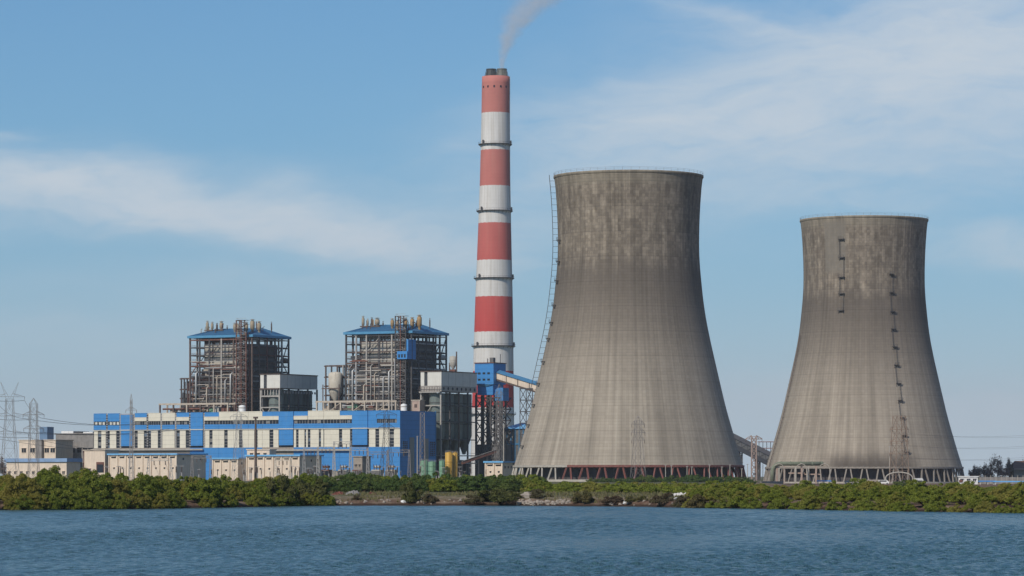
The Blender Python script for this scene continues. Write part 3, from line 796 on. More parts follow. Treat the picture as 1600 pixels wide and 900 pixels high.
# ------------------------------------------------------------------ boiler houses
def boiler_house(unear, label, rusty, seed):
    rd = random.Random(seed)
    A, B = 41.2, 37.0
    ZE = 79.3
    t = thing('boiler_house', label, 'boiler house', plant(unear, 60), -TH)
    xs_ = [-A, -34.8, -28.2, -20.2, -12.2, -6.6, 0]; ys_ = [0, 7, 15, 23, 30, B]
    cols = [M['rust'], M['brown'], M['steel'], M['steel'], M['pale_steel'], M['rust']] if rusty else [M['steel'], M['brown'], M['steel'], M['galv'], M['pale_steel'], M['steel']]
    pick = lambda: rd.choice(cols)
    for i, x in enumerate(xs_):
        for j, y in enumerate(ys_):
            if 1 < i < 5 and 0 < j < 5: continue
            w = .8 if i in (0, 6) or j == 0 else .65
            MB().box(x - w / 2, x + w / 2, y - w / 2, y + w / 2, 0, ZE).build('column', M['steel'] if (i, j) in ((0, 0), (6, 5)) and not rusty else pick(), t)
    lv = [ZE - 1.0, 74.0, 69.6, 66.2, 63.6, 60.6, 57.8, 55.0, 52.2, 49.5, 46.8, 44.0, 41.0, 36.5, 31, 25, 19, 12]
    for li, z in enumerate(lv):
        for j in (0, 1, 3, 5):
            if z < 34 and j not in (0, 5): continue
            h = rd.choice((.45, .6, .75))
            x0, x1 = xs_[0], xs_[-1]
            if li and rd.random() < .3 and j < 3: x0 = xs_[rd.choice((0, 1))]
            MB().box(x0, x1, ys_[j] - .28, ys_[j] + .28, z - h, z).build('floor_beam', pick(), t)
        for i in (0, 1, 5, 6):
            if z < 34 and i not in (6,): continue
            MB().box(xs_[i] - .26, xs_[i] + .26, ys_[0] + .3, ys_[-1] - .3, z - .6, z - .02).build('floor_beam', pick(), t)
        if z > 34 and 0 < li:
            # walkway gratings along the front and the sides, with handrails
            if li % 2 == 0: MB().box(-A + .5, -.5, .35, 1.7, z + .02, z + .20).build('walkway', M['steel'], t)
            MB().box(-A + .5, -A + 4.2, 3.6, B - 1, z + .02, z + .20).build('walkway', M['steel'], t)
            MB().box(-3.6, -.5, 3.6, B - 1, z + .02, z + .20).build('walkway', M['steel'], t)
            hr = MB(); 
            for hh in (.6, 1.15): hr.bar((-A, -.1, z + hh), (0, -.1, z + hh), .09); hr.bar((0, 0, z + hh), (0, B, z + hh), .09); hr.bar((-A, 0, z + hh), (-A, B, z + hh), .09)
            hr.build('handrail', M['galv'] if rd.random() < .5 else M['rust'], t)
    # drum level casing (pale, on top) and the furnace with its tube walls below
    MB().box(-33.4, -12.0, 3.0, 31, 63.8, 75.0).build('penthouse', M['casing'], t)
    for k in range(5):
        xx = -33.4 + 21.4 * k / 4; MB().box(xx - .18, xx + .18, 2.7, 2.98, 63.8, 75.0).build('stiffener', M['brown'], t)
    MB().box(-33.6, -11.8, 2.75, 31.2, 75.02, 75.6).build('penthouse_roof', M['rust'] if rusty else M['steel'], t)
    fr = MB()
    for k in range(26): fr.box(-34 + k * .95, -33.6 + k * .95, 3.6, 4.3, 75.8, 78.2)
    fr.build('roof_louvre', M['rust'] if rusty else M['casing'], t)
    MB().box(-31.5, -13.2, 4.3, 29, 6, 63.0).build('furnace', M['furnace'], t)
    for k in range(19):
        xx = -31.0 + k * .97
        MB().tube([(xx, 4.0, 36), (xx, 4.0, 63.4)], .22, 6).build('wall_tube', M['pipe'] if k % 5 == 2 else (M['casing_dark'] if k % 2 else M['pale_steel']), t)
    for z in (60, 55.6, 50.8, 46, 41.2): MB().box(-32, -12.8, 3.2, 3.7, z - .45, z + .45).build('buckstay', M['rust'] if rusty or rd.random() < .35 else M['pale_steel'], t)
    MB().box(-12.0, -2.8, 6.0, 30.0, 0, 75.5).build('rear_casing', M['casing_dark'], t)
    MB().box(-39.5, -36.2, 9, 33, 30, 62.0).build('air_duct', M['casing_dark'] if rusty else M['casing'], t)
    # diagonal bracing
    for (x0, x1, y, z0, z1) in ((xs_[0], xs_[1], 0, 41, 49.5), (xs_[0], xs_[1], 0, 57.8, 66.2), (xs_[1], xs_[2], 1.2, 66.2, 74), (xs_[3], xs_[4], 1.2, 66.2, 74), (xs_[2], xs_[3], 1.4, 69.6, 78), (xs_[4], xs_[5], 0, 49.5, 57.8), (xs_[1], xs_[2], 0, 41, 52.2), (xs_[3], xs_[4], 0, 41, 49.5)):
        MB().bar((x0, y, z0), (x1, y, z1), .38).build('brace', pick(), t)
    for (y0, y1, z0, z1) in ((30, 37, 66.2, 78), (37, 30, 57.8, 66.2), (23, 30, 66.2, 74), (30, 37, 49.5, 57.8), (23, 30, 57.8, 49.5)):
        MB().bar((0.1, y0, z0), (0.1, y1, z1), .4).build('brace', M['steel'], t)
    # pipes, ducts and boxes on the front
    for (x, z0, z1, r, mt) in ((-36.6, 38, 60, .5, 'pipe'), (-13.6, 41, 59.2, .5, 'pipe'), (-9.8, 37, 66.0, .42, 'pipe'), (-25, 37, 62.5, .32, 'pale_steel'), (-22.6, 37, 58, .3, 'beige_steel'), (-17.2, 37, 56, .35, 'pipe'), (-29.4, 37, 52, .4, 'beige_steel')):
        MB().tube([(x, -1.0, z0), (x, -1.0, z1 - .8), (x + .6, -.4, z1), (x + 1.6, 2.0, z1)], r, 10).build('pipe', M[mt], t, True)
    for k in range(26):
        xx = rd.uniform(-A + 1, -9); z = rd.choice(lv[3:13]); w = rd.uniform(.8, 4.5); h = rd.uniform(.5, 2.0); y = rd.uniform(.6, 3.2)
        MB().box(xx, xx + w, y, y + rd.uniform(.8, 2.4), z + .25, z + .25 + h).build('equipment_box', rd.choice([M['casing'], M['rust'], M['beige_steel'], M['pale_steel'], M['casing_dark'], M['brown']]), t)
    for k in range(16):
        z = rd.choice(lv[4:13]) + rd.uniform(.6, 2.0); xx = rd.uniform(-A + 1, -16); w = rd.uniform(5, 13)
        MB().bar((xx, -.5, z), (min(xx + w, -8), -.5, z), rd.uniform(.3, .55)).build('cable_tray', rd.choice([M['pale_steel'], M['beige_steel'], M['rust'], M['galv']]), t)
    for k in range(30):
        z = rd.uniform(38, 66); i0 = rd.choice((1, 2, 3, 4)); i1 = min(6, i0 + rd.choice((1, 1, 2)))
        MB().box(xs_[i0], xs_[i1], -.2, .15, z, z + rd.choice((.3, .45, .6))).build('girt', pick() if rd.random() < .6 else M['beige_steel'], t)
    for k in range(10):
        i0 = rd.choice((1, 2, 3, 4)); z = rd.choice(lv[5:13]); MB().box(xs_[i0] + .5, xs_[i0 + 1] - .5, 4.2, 4.5, z + .3, z + 2.5).build('sheet_panel', rd.choice([M['casing'], M['casing'], M['beige_steel'], M['rust']]), t)
    # stair tower at the near corner
    sx0, sx1, sy0, sy1, st_ = -7.6, -1.2, -4.2, -.9, 88.2
    for xx in (sx0, -4.4, sx1):
        for yy in (sy0, sy1): MB().box(xx - .26, xx + .26, yy - .26, yy + .26, 0, st_ if xx < -2 else ZE + 2).build('stair_post', M['rust'] if rusty or xx == -4.4 else M['steel'], t)
    k = 0; z = 30.0
    while z < st_ - 1.2:
        a, b_ = (sx0, sx1) if k % 2 else (sx1, sx0)
        top = min(z + 2.8, st_)
        MB().bar((a, sy0 + .7, z), (b_, sy0 + .7, top), 1.0, .35).build('stair_flight', M['brown'] if rusty else M['steel'], t)
        MB().box(sx0, sx1, sy0 - .1, sy1 + .1, top - .14, top + .02).build('landing', pick(), t)
        hr = MB(); hr.bar((sx0, sy0 - .2, top + 1), (sx1, sy0 - .2, top + 1), .12); hr.bar((a, sy0 + .2, z + 1), (b_, sy0 + .2, top + 1), .12)
        hr.build('handrail', M['galv'], t)
        z += 2.8; k += 1
    # roof: hipped, blue, with a paler fascia
    e = 1.1; zr = 84.6; zf = ZE + .9
    V = [(-A - e, -e, zf), (e, -e, zf), (e, B + e, zf), (-A - e, B + e, zf), (-A + 5.0, B / 2, zr), (-5.0, B / 2, zr)]
    roof = MB().add(V, [(0, 1, 5, 4), (1, 2, 5), (2, 3, 4, 5), (3, 0, 4)])
    roof.add([(x, y, zf - .01) for (x, y, z) in V[:4]], [(3, 2, 1, 0)])
    ro = roof.build('roof', M['blue_roof'], t)
    fa = MB(); fa.box(-A - e - .02, e + .02, -e - .12, -e - .01, zf - 1.2, zf + .1); fa.box(-A - e - .12, -A - e - .01, -e, B + e, zf - 1.2, zf + .1)
    fa.box(e + .01, e + .12, -e, B + e, zf - 1.2, zf + .1); fa.box(-A - e, e, B + e + .01, B + e + .12, zf - 1.2, zf + .1)
    fa.build('fascia', M['fascia'], ro)
    sm_ = MB()
    for k in range(30):
        xx = -A - e + (A + 2 * e) * (k + .5) / 30
        f_ = lambda x: max(-A - e, min(e, x))
        top = (max(-A + 5, min(-5, xx)), B / 2, zr)
        sm_.bar((xx, -e, zf + .05), (top[0], top[1], top[2] + .05), .14)
    sm_.build('roof_seam', M['blue_roof'], ro)
    MB().bar((-A + 5, B / 2, zr + .1), (-5, B / 2, zr + .1), .7, .3).build('ridge_cap', M['fascia'], ro)
    # steam vents and their silencers
    vm = M['tan_vent'] if rusty else M['orange_vent']
    def roofz(x, y): return zf + (zr - zf) * min(1, max(0, (y + e) / (B / 2 + e)))
    def hipz(x, y): return zf + (zr - zf) * max(0, min(1, (y + e) / (B / 2 + e), (B + e - y) / (B / 2 + e), (e - x) / (5 + e), (x + A + e) / (5 + e)))
    for (x, y, h, r, mt) in ((-38.5, 13, 6.6, .9, M['tan_vent']), (-36.2, 14, 5.6, .8, M['tan_vent']), (-33.8, 15, 4.9, .7, M['brown']), (-31.0, 15.5, 5.6, 1.35, M['tan_vent']), (-27.4, 16, 2.3, .45, M['brown']),
                             (-16.8, 8, 5.0, 1.0, vm), (-14.6, 9, 2.4, .6, M['brown']), (-11.2, 3, 5.6, .9, vm), (-6.6, 5, 6.4, 1.0, vm), (-3.6, 6, 7.4, 1.45, vm), (-.8, 9, 7.0, 1.35, vm), (1.4 - 3.0, 22.0, 3.6, .4, M['brown'])):
        z0 = roofz(x, y) - .4; x = min(x, -.9) + rd.uniform(-.5, .5); r *= rd.uniform(.7, 1.0); h *= rd.uniform(.72, .98)
        z1_ = z0 + h; z0 = hipz(x, y) - .3; h = z1_ - z0
        v_ = MB().lathe([(r * .55, z0), (r * .55, z0 + h * .25), (r, z0 + h * .32), (r, z0 + h * .9), (r * .6, z0 + h), (r * .6, z0 + h + .25)], 14, (x, y)).build('vent_silencer', mt, t, True)
        MB().lathe([(.05, z0 + h + .9), (r * 1.15, z0 + h + .55), (r * 1.15, z0 + h + .45), (.05, z0 + h + .5)], 14, (x, y)).build('rain_cap', mt, v_)
    for k in range(14):
        x = rd.choice((-37.5, -31.5, -8.5, -4.5)) + rd.uniform(-2.2, 2.2); y = rd.uniform(5, 15); x = min(x, -1.5); hh = rd.uniform(1.4, 4.4); z0 = hipz(x, y) - .2
        MB().tube([(x, y, z0), (x, y, z0 + hh), (x + rd.uniform(-1.2, 1.2), y, z0 + hh + .5)], rd.uniform(.16, .34), 7).build('vent_pipe', rd.choice([M['brown'], vm, M['tan_vent'], M['rust']]), t)
    for xx in (-40, -33):
        MB().box(xx, xx + 5.5, 12.2, 13.0, roofz(0, 12) + .3, roofz(0, 12) + 1.0).build('vent_frame', M['brown'], t)
    # little drum and hoist on the open back corner
    MB().tube([(-.2, 30.8, 66.9), (-.2, 34.6, 66.9)], 1.5, 12).build('blowdown_drum', M['brown'] if rusty else M['casing'], t, True)
    MB().bar((0, 36.8, 56.6), (0, 41.5, 56.6), .5).build('hoist_beam', M['steel'], t)
    if not rusty:
        cb = MB().box(-6.0, .3, -5.2, -4.2, 65.0, 69.2).build('lift_room', M['blue'], t)
        MB().box(-.7, .4, -4.2, 3.8, 65.0, 75.6).build('lift_room', M['blue'], t)
        wn = MB()
        for k in range(3): wn.box(-5.2 + k * 1.8, -4.2 + k * 1.8, -5.26, -5.21, 65.8, 67.6)
        wn.build('window', M['glass'], cb)
    # annex frame on the left
    ax0, ax1, az_ = -A - 15.5 if not rusty else -A - 8.6, -A - .8, 62.6 if not rusty else 57.0
    n = 4
    for k in range(n + 1):
        for yy in (4, 18):
            xx = ax0 + (ax1 - ax0) * k / n; MB().box(xx - .35, xx + .35, yy - .3, yy + .3, 0, az_).build('annex_column', pick(), t)
    for z in (az_, az_ - 6, az_ - 11, az_ - 16, az_ - 20):
        for yy in (4, 18): MB().box(ax0 - 1, ax1, yy - .3, yy + .3, z - .7, z).build('annex_beam', M['brown'], t)
        MB().box(ax0 - .8, ax1, 4.4, 17.6, z + .02, z + .2).build('annex_floor', M['brown'], t)
    if rusty:
        MB().box(ax0 + .6, ax1, 6, 16, 38, 48.5).build('annex_casing', M['casing'], t); MB().box(ax0 + 1.5, ax1 - 1.0, 8, 15, 50, 55.4).build('annex_casing', M['casing_dark'], t)
    else:
        MB().lathe([(1.0, 43), (3.5, 47.6), (3.8, 48.4), (3.8, 57.6), (3.0, 58.6), (.1, 59.1)], 20, ((ax0 + ax1) / 2 + 1.2, 0.2)).build('feed_tank', M['tank_cream'], t, True)
        for xx in (ax0 + 3.2, ax1 - 1.2): MB().box(xx - .22, xx + .22, -4.3, -3.9, 0, 52).build('annex_column', M['brown'], t)
        MB().box(ax0 + 2.6, ax1 - .6, -4.4, -3.8, 49.5, 50.1).build('annex_beam', M['brown'], t)
        MB().box(ax0 + .5, ax0 + 4, 7, 16, 30, 55).build('annex_casing', M['casing_dark'], t)
    for k in range(9):
        xx = rd.uniform(ax0, ax1 - 1); MB().tube([(xx, 3.2, 36), (xx, 3.2, rd.uniform(44, az_ - 2))], rd.uniform(.15, .4), 7).build('pipe', pick(), t)
    return t
boiler_house(-130.7, 'rust brown boiler house with blue roof, the one farther from the striped chimney', True, 3)
boiler_house(-28.7, 'dark grey boiler house with blue roof and small blue lift room, nearer the striped chimney', False, 4)

# ------------------------------------------------------------------ coal bunker bays
def bunker_bay(un, label, gallery, seed):
    rd = random.Random(seed); W, Ln, z0, z1 = 12.7, 38.0, 50.2, 57.5
    t = thing('coal_bunker', label, 'coal bunker', plant(un, 45), -TH)
    MB().box(-W, -W + 2.2, 0, Ln, z0, z1).build('wall', M['offwhite'], t)
    MB().box(-W + 2.2, -W + 4.2, .7, Ln, z0, z1 - .1).build('window', M['void'], t)
    MB().box(-W + 4.2, 0, 0, Ln, z0, z1).build('wall', M['offwhite'], t)
    MB().box(-W - .3, .3, -.3, Ln + .3, z1 + .02, z1 + .5).build('roof', M['brown'], t)
    for k in range(1, 5): MB().box(.01, .08, Ln * k / 5 - .06, Ln * k / 5 + .06, z0 + .3, z1 - .2).build('panel_joint', M['galv'], t)
    zz = z0
    if gallery:
        MB().box(-W, -.02, .02, Ln - .02, 47.2, z0 - .02).build('tripper_wall', M['pale_steel'], t)
        for k in range(8):
            yy = 2.6 + k * 4.7
            MB().tube([(-.3, yy, 48.7), (.06, yy, 48.7)], .85, 12).build('port', M['void'], t)
        hr = MB()
        for h in (.2, 1.1, 2.4): hr.bar((-W, -1.6, 47.2 + h), (.2, -1.6, 47.2 + h), .16)
        for k in range(9): hr.bar((-W + W * k / 8, -1.6, 47.0), (-W + W * k / 8, -1.6, 49.6), .16)
        hr.build('handrail', M['brown'], t)
        MB().box(-W, 0, -1.8, -.02, 46.5, 47.1).build('deck', M['pale_steel'], t)
        zz = 47.1
    else:
        MB().box(-W, -.2, -.9, 0.3, z0 - .75, z0 - .05).build('deck', M['brown'], t)
        for k in range(7): MB().box(-W + 1 + k * 1.9, -W + 1.4 + k * 1.9, -.5, -.1, 46.3, z0 - .8).build('hanger', M['pale_steel'], t)
        MB().box(-W, 0, -.3, .4, 45.4, 46.2).build('deck', M['pale_steel'], t)
        for k in range(12):
            MB().box(-.1, .25, 4 + k * 2.8, 5.1 + k * 2.8, 47.4, 48.6).build('equipment_box', rd.choice([M['pale_steel'], M['galv'], M['casing']]), t)
    ny = 5
    for k in range(ny):
        yy = Ln * k / (ny - 1)
        for xx in (-W + .3, -.3):
            MB().box(xx - .38, xx + .38, yy - .35, yy + .35, 0, zz - .1).build('column', M['pale_steel'] if yy < 1 else M['brown'] if rd.random() < .3 else M['steel'], t)
        if k < ny - 1:
            yc = yy + Ln / (ny - 1) / 2
            MB().lathe([(.8, 14), (4.2, 24), (4.2, zz - .8)], 24, (-W / 2 + 1.0, yc)).build('silo', M['silo'], t, True)
            for z in (30, 36, 41): MB().lathe([(4.22, z), (4.4, z + .05), (4.4, z + .35), (4.22, z + .4)], 24, (-W / 2 + 1.0, yc)).build('silo_hoop', M['steel'], t)
            MB().box(-W / 2 - 2, -W / 2 + 4, yc - 3, yc + 3, 2, 11).build('coal_mill', M['casing_dark'], t)
    MB().box(-W + .8, -W + 1.2, .5, Ln, 0, zz - 1).build('back_wall', M['casing_dark'], t)
    for z in (40, 31.5, 22, 13.5, 9.5):
        MB().box(-W, .1, -.25, .25, z - .6, z).build('floor_beam', M['pale_steel'] if z in (40, 13.5) else M['steel'], t)
        MB().box(-.28, .22, .4, Ln, z - .55, z - .02).build('floor_beam', M['pale_steel'] if z in (13.5, 9.5) else M['steel'], t)
        if z < 30: MB().box(-W + 1.3, -.4, .5, Ln, z - .5, z - .3).build('floor_slab', M['steel'], t)
    for (a, b_) in ((31.5, 40), (22, 31.5)):
        MB().bar((-W + .4, -.1, a), (-W / 2 + .8, -.1, b_), .35).build('brace', M['pale_steel'], t); MB().bar((-W + .4, -.1, b_), (-W / 2 + .8, -.1, a), .35).build('brace', M['pale_steel'], t)
    hr = MB()
    for z in (10.6, 14.6): hr.bar((.2, 0, z), (.2, Ln, z), .14)
    for k in range(24): hr.bar((.2, Ln * k / 23, 9.5), (.2, Ln * k / 23, 10.6), .12)
    hr.build('handrail', M['galv'], t)
    return t
bunker_bay(-102.8, 'white and grey coal bunker block on stilts between the two boiler houses', False, 1)
bb = bunker_bay(-1.5, 'white and grey coal bunker block above dark silos beside the blue transfer tower', True, 2)
rv = thing('dust_collector', 'small grey cyclone standing on the bunker roof near the chimney', 'cyclone', plant(-6.5, 66, 58.0), -TH)
MB().lathe([(.5, 1.5), (1.9, 4.0), (1.9, 8.2), (.2, 8.6)], 16).build('drum', M['casing'], rv, True)
MB().box(-2.4, -1.9, -.3, .3, 0, 5.0).build('support_leg', M['brown'], rv); MB().box(1.9, 2.4, -.3, .3, 0, 10.8).build('support_leg', M['brown'], rv)
MB().box(-1.6, 1.6, -.8, .8, 0, 1.4).build('plinth', M['rust'], rv)

# ------------------------------------------------------------------ transfer tower and conveyors
TTU, TTV = 4.8, 90.0
tt = thing('transfer_tower', 'bright blue conveyor transfer tower on a dark trestle in front of the chimney', 'transfer tower', plant(TTU, TTV), -TH)
w0 = MB().box(-11.6, 0, 0, 13.6, 51.9, 63.2).build('wall', M['blue'], tt)
MB().box(-11.9, .3, -.3, 13.9, 63.22, 63.7).build('roof', M['rust'], tt)
for z in (54.0, 57.4):
    for k in range(3):
        w_ = MB().box(-9.6 + k * 2.9, -8.0 + k * 2.9, -.06, -.005, z, z + .95).build('window', M['glass'], tt)
        MB().box(-9.75 + k * 2.9, -7.85 + k * 2.9, -.12, -.07, z - .14, z - .01).build('sill', M['blue_roof'], w_)
MB().box(-10.4, -.8, .8, 12.5, 46.2, 51.88).build('lower_wall', M['blue'], tt)
MB().add([(-11.6, -.02, 51.86), (0, -.02, 51.86), (0, 9, 51.86), (-5.8, .6, 50.4)], [(0, 3, 1), (1, 3, 2), (2, 3, 0), (0, 1, 2)]).build('chute', M['blue_roof'], tt)
MB().box(-.79, 4.2, 3.0, 9.5, 43.0, 50.0).build('side_room', M['blue'], tt)
MB().box(-4.6, -2.4, 4, 6.4, 63.72, 66.4).build('vent_housing', M['casing_dark'], tt); MB().tube([(-6.4, 5, 63.7), (-6.4, 5, 66)], .25, 7).build('vent_pipe', M['steel'], tt)
MB().tube([(-.8, 9, 63.7), (-.8, 9, 68.4)], .18, 6).build('mast', M['steel'], tt)
for xx in (-11.2, -6.6, -2.0, 3.6):
    for yy in (.6, 7.0, 13.0):
        if xx > 3 and yy > 9: continue
        MB().box(xx - .42, xx + .42, yy - .4, yy + .4, 0, 46.15 if xx < 3 else 42.95).build('column', M['steel'], tt)
lvl = [12, 19, 26, 32.5, 38.6, 44.6]
for z in lvl:
    for yy in (.6, 7.0, 13.0): MB().box(-11.3, 3.7, yy - .25, yy + .25, z - .3, z + .3).build('beam', M['steel'], tt)
for a, b_ in zip(lvl[:-1], lvl[1:]):
    for (x0, x1) in ((-11.2, -6.6), (-6.6, -2.0), (-2.0, 3.6)):
        for yy in (.6, 13.0):
            MB().bar((x0, yy, a), (x1, yy, b_), .42).build('brace', M['steel'], tt); MB().bar((x0, yy, b_), (x1, yy, a), .42).build('brace', M['steel'], tt)
MB().box(-11.5, 3.9, 1.0, 12.6, 0, 19.5).build('ground_floor_wall', M['casing_dark'], tt)

def gallery(p0, p1, wdt, hgt, n, label, side, roofm, post, under, truss=False):
    d = p1 - p0; Lh = math.hypot(d.x, d.y); a = math.atan2(d.y, d.x); sl = d.z / Lh
    t = thing('conveyor_gallery', label, 'conveyor', p0, a)
    def zz(x): return sl * x
    def slab(x0, x1, y0, y1, h0, h1):
        mb = MB(); V = []
        for (x, h) in ((x0, h0), (x1, h0), (x1, h1), (x0, h1)):
            V += [(x, y0, zz(x) + h), (x, y1, zz(x) + h)]
        return mb.add(V, [(0, 2, 4, 6), (1, 7, 5, 3), (0, 1, 3, 2), (2, 3, 5, 4), (4, 5, 7, 6), (6, 7, 1, 0)])
    step = Lh / n
    for k in range(n):
        x0, x1 = k * step + .28, (k + 1) * step - .28
        for y0 in (-wdt / 2, wdt / 2 - .15): slab(x0, x1, y0, y0 + .15, .45, hgt - .45).build('panel', side, t)
        for y0 in (-wdt / 2 - .12, wdt / 2 - .18): slab(k * step - .24, k * step + .24, y0, y0 + .3, 0, hgt).build('post', post, t)
        if truss:
            mb = MB(); mb.bar((k * step, -wdt / 2 - .1, zz(k * step) + .3), ((k + 1) * step, -wdt / 2 - .1, zz((k + 1) * step) + hgt - .4), .2); mb.build('brace', post, t)
    slab(0, Lh, -wdt / 2 - .1, wdt / 2 + .1, -2.4 if truss else -.5, .42).build('floor', under, t)
    slab(0, Lh, -wdt / 2 + .2, wdt / 2 - .2, .43, hgt - .5).build('belt_housing', M['void'], t)
    V = []
    for x in (-.3, Lh + .3):
        V += [(x, -wdt / 2 - .6, zz(x) + hgt - .35), (x, 0, zz(x) + hgt + 1.1), (x, wdt / 2 + .6, zz(x) + hgt - .35), (x, 0, zz(x) + hgt - .45)]
    MB().add(V, [(0, 4, 5, 1), (1, 5, 6, 2), (2, 6, 7, 3), (3, 7, 4, 0), (0, 1, 2, 3), (7, 6, 5, 4)]).build('roof', roofm, t)
    return t
g0 = plant(TTU - .5, TTV + 5.5); D0 = g0.y
p0 = Vector((g0.x, D0, Z_at(592.5, D0))); D1 = 1800.0
p1 = Vector((X_at(905, D1), D1, Z_at(632, D1)))
gallery(p0, p1, 4.4, 4.2, 7, 'inclined conveyor gallery with cream panels and blue roof leaving the transfer tower', M['cream_plain'], M['blue_roof'], M['brown'], M['brown'])
q0 = Vector((X_at(1100, 2010), 2010, Z_at(668, 2010))); q1 = Vector((X_at(1262, 1850), 1850, Z_at(750, 1850)))
gallery(q0, q1, 4.0, 4.2, 17, 'dark grey conveyor gallery sloping down between the two cooling towers', M['casing_dark'], M['steel'], M['steel'], M['void'], True)

def trestle(px0, px1, D, ztop, label, mt, depth=6.0, n=8, w=.42):
    x0 = X_at(px0, D); wd = X_at(px1, D) - x0
    t = thing('conveyor_trestle', label, 'trestle', (x0, D, gz(x0, D) if False else 2.0), 0)
    h = ztop - 2.0
    for xx in (0, wd / 2, wd):
        for yy in (0, depth): MB().box(xx - w / 2, xx + w / 2, yy - w / 2, yy + w / 2, 0, h).build('column', mt, t)
    for k in range(n + 1):
        z = h * k / n
        if k:
            for yy in (0, depth): MB().box(-.3, wd + .3, yy - w * .4, yy + w * .4, z - .2, z + .2).build('beam', mt, t)
        if k < n:
            z2 = h * (k + 1) / n
            for yy in (0, depth):
                for (xa, xb) in ((0, wd / 2), (wd / 2, wd)):
                    MB().bar((xa, yy, z), (xb, yy, z2), w * .7).build('brace', mt, t); MB().bar((xa, yy, z2), (xb, yy, z), w * .7).build('brace', mt, t)
    return t
trestle(812.5, 832, 1815, Z_at(607, 1815), 'tall dark lattice trestle holding up the cream gallery beside the cooling tower', M['steel'], n=8)
trestle(1153, 1160, 1950, Z_at(694, 1950), 'short dark trestle under the grey conveyor, by the nearer cooling tower', M['steel'], n=4)
trestle(1181, 1188, 1920, Z_at(707, 1920), 'short dark trestle under the grey conveyor, by the farther cooling tower', M['steel'], n=3)

# ------------------------------------------------------------------ lesser buildings
def block(px0, px1, ytop, D, depth, wall, label, cat, name='building', rows=(), cols=(), roofm=None, parapet=.6, rot=TH, winw=1.6, winh=1.5, trim=None, over=.4, roof_h=.45):
    """box building; px0/px1/ytop say where its front stands, D is its distance"""
    x0 = X_at(px0, D); c, s_ = math.cos(rot), math.sin(rot); k = (px1 - 800.0) / F
    w = (k * D - x0) / (c + k * s_); z0 = gz(x0, D) - .05; h = Z_at(ytop, D) - z0
    t = thing(name, label, cat, (x0, D, z0), -rot)
    MB().box(0, w, 0, depth, 0, h).build('wall', wall, t)
    MB().box(-over, w + over, -over, depth + over, h + .01, h + roof_h).build('roof', roofm or wall, t)
    gl = fm_ = None
    for zr in rows:
        for cx in cols:
            if gl is None:
                gl = MB().box(-winw / 2, winw / 2, -.06, -.005, 0, winh).mesh('window', M['glass'])
                f = MB(); f.box(-winw / 2 - .25, winw / 2 + .25, -.55, -.01, winh + .02, winh + .2); f.box(-.07, .07, -.1, -.065, 0, winh)
                f.box(-winw / 2 - .15, winw / 2 + .15, -.2, -.01, -.2, -.03); fm_ = f.mesh('frame', trim or wall)
            wo = link_mesh('window', gl, t, (w * cx, 0, h * zr)); link_mesh('frame', fm_, wo)
    return t, w, h
t, w, h = block(30, 87, 688.5, 1900, 16, M['cream_plain'], 'cream three storey building behind the second pylon', 'building', rows=(.70, .36, .06), cols=(.13, .37, .76, .92), winw=3.0, winh=2.4)
MB().box(w * .51, w * .68, -2.2, -.02, 0, h + .4).build('stair_block', M['grey_render'], t)
MB().box(w * .53, w * .74, 1, 7, h + .5, h + 7.6).build('roof_tank', material('dull_blue_tank', (.14, .22, .33), .7), t)
t, w, h = block(87, 146, 678.5, 1915, 18, M['grey_render'], 'weathered grey three storey building left of the long hall', 'building', rows=(.60, .28, .03), cols=(.09, .27, .45, .63, .78, .92), winw=3.0, winh=2.6)
MB().box(w * .12, w * .44, 1, 8, h + .5, h + 1.7).build('roof_parapet', M['white'], t); MB().box(w * .45, w * .66, 1.2, 8, h + .5, h + 1.5).build('roof_parapet', M['steel'], t); MB().box(w * .7, w * .95, 1, 9, h + .5, h + 1.2).build('roof_room', M['white'], t)
t, w, h = block(10, 104, 722, 1780, 12, M['cream_plain'], 'long low cream shed with a pale blue roof at the far left', 'shed', name='shed', rows=(.36,), cols=[.05 + .1 * k for k in range(10)], roofm=material('slate_blue_sheet', (.22, .33, .50), .6), winw=1.5, winh=1.4, roof_h=1.9, over=.8)
t, w, h = block(131, 164, 704, 1745, 12, M['cream_plain'], 'cream gatehouse with a red framed opening beside the long hall', 'building', rows=(.30,), cols=(.25,), winw=2.0, winh=1.6)
MB().box(w * .60, w * .96, -.2, -.01, h * .28, h * .62).build('doorway', M['rust'], t); MB().box(w * .64, w * .93, -.3, -.21, h * .28, h * .54).build('door', M['glass'], t)
MB().box(-.05, .25, -.25, -.02, 0, h).build('downpipe', M['rust'], t)

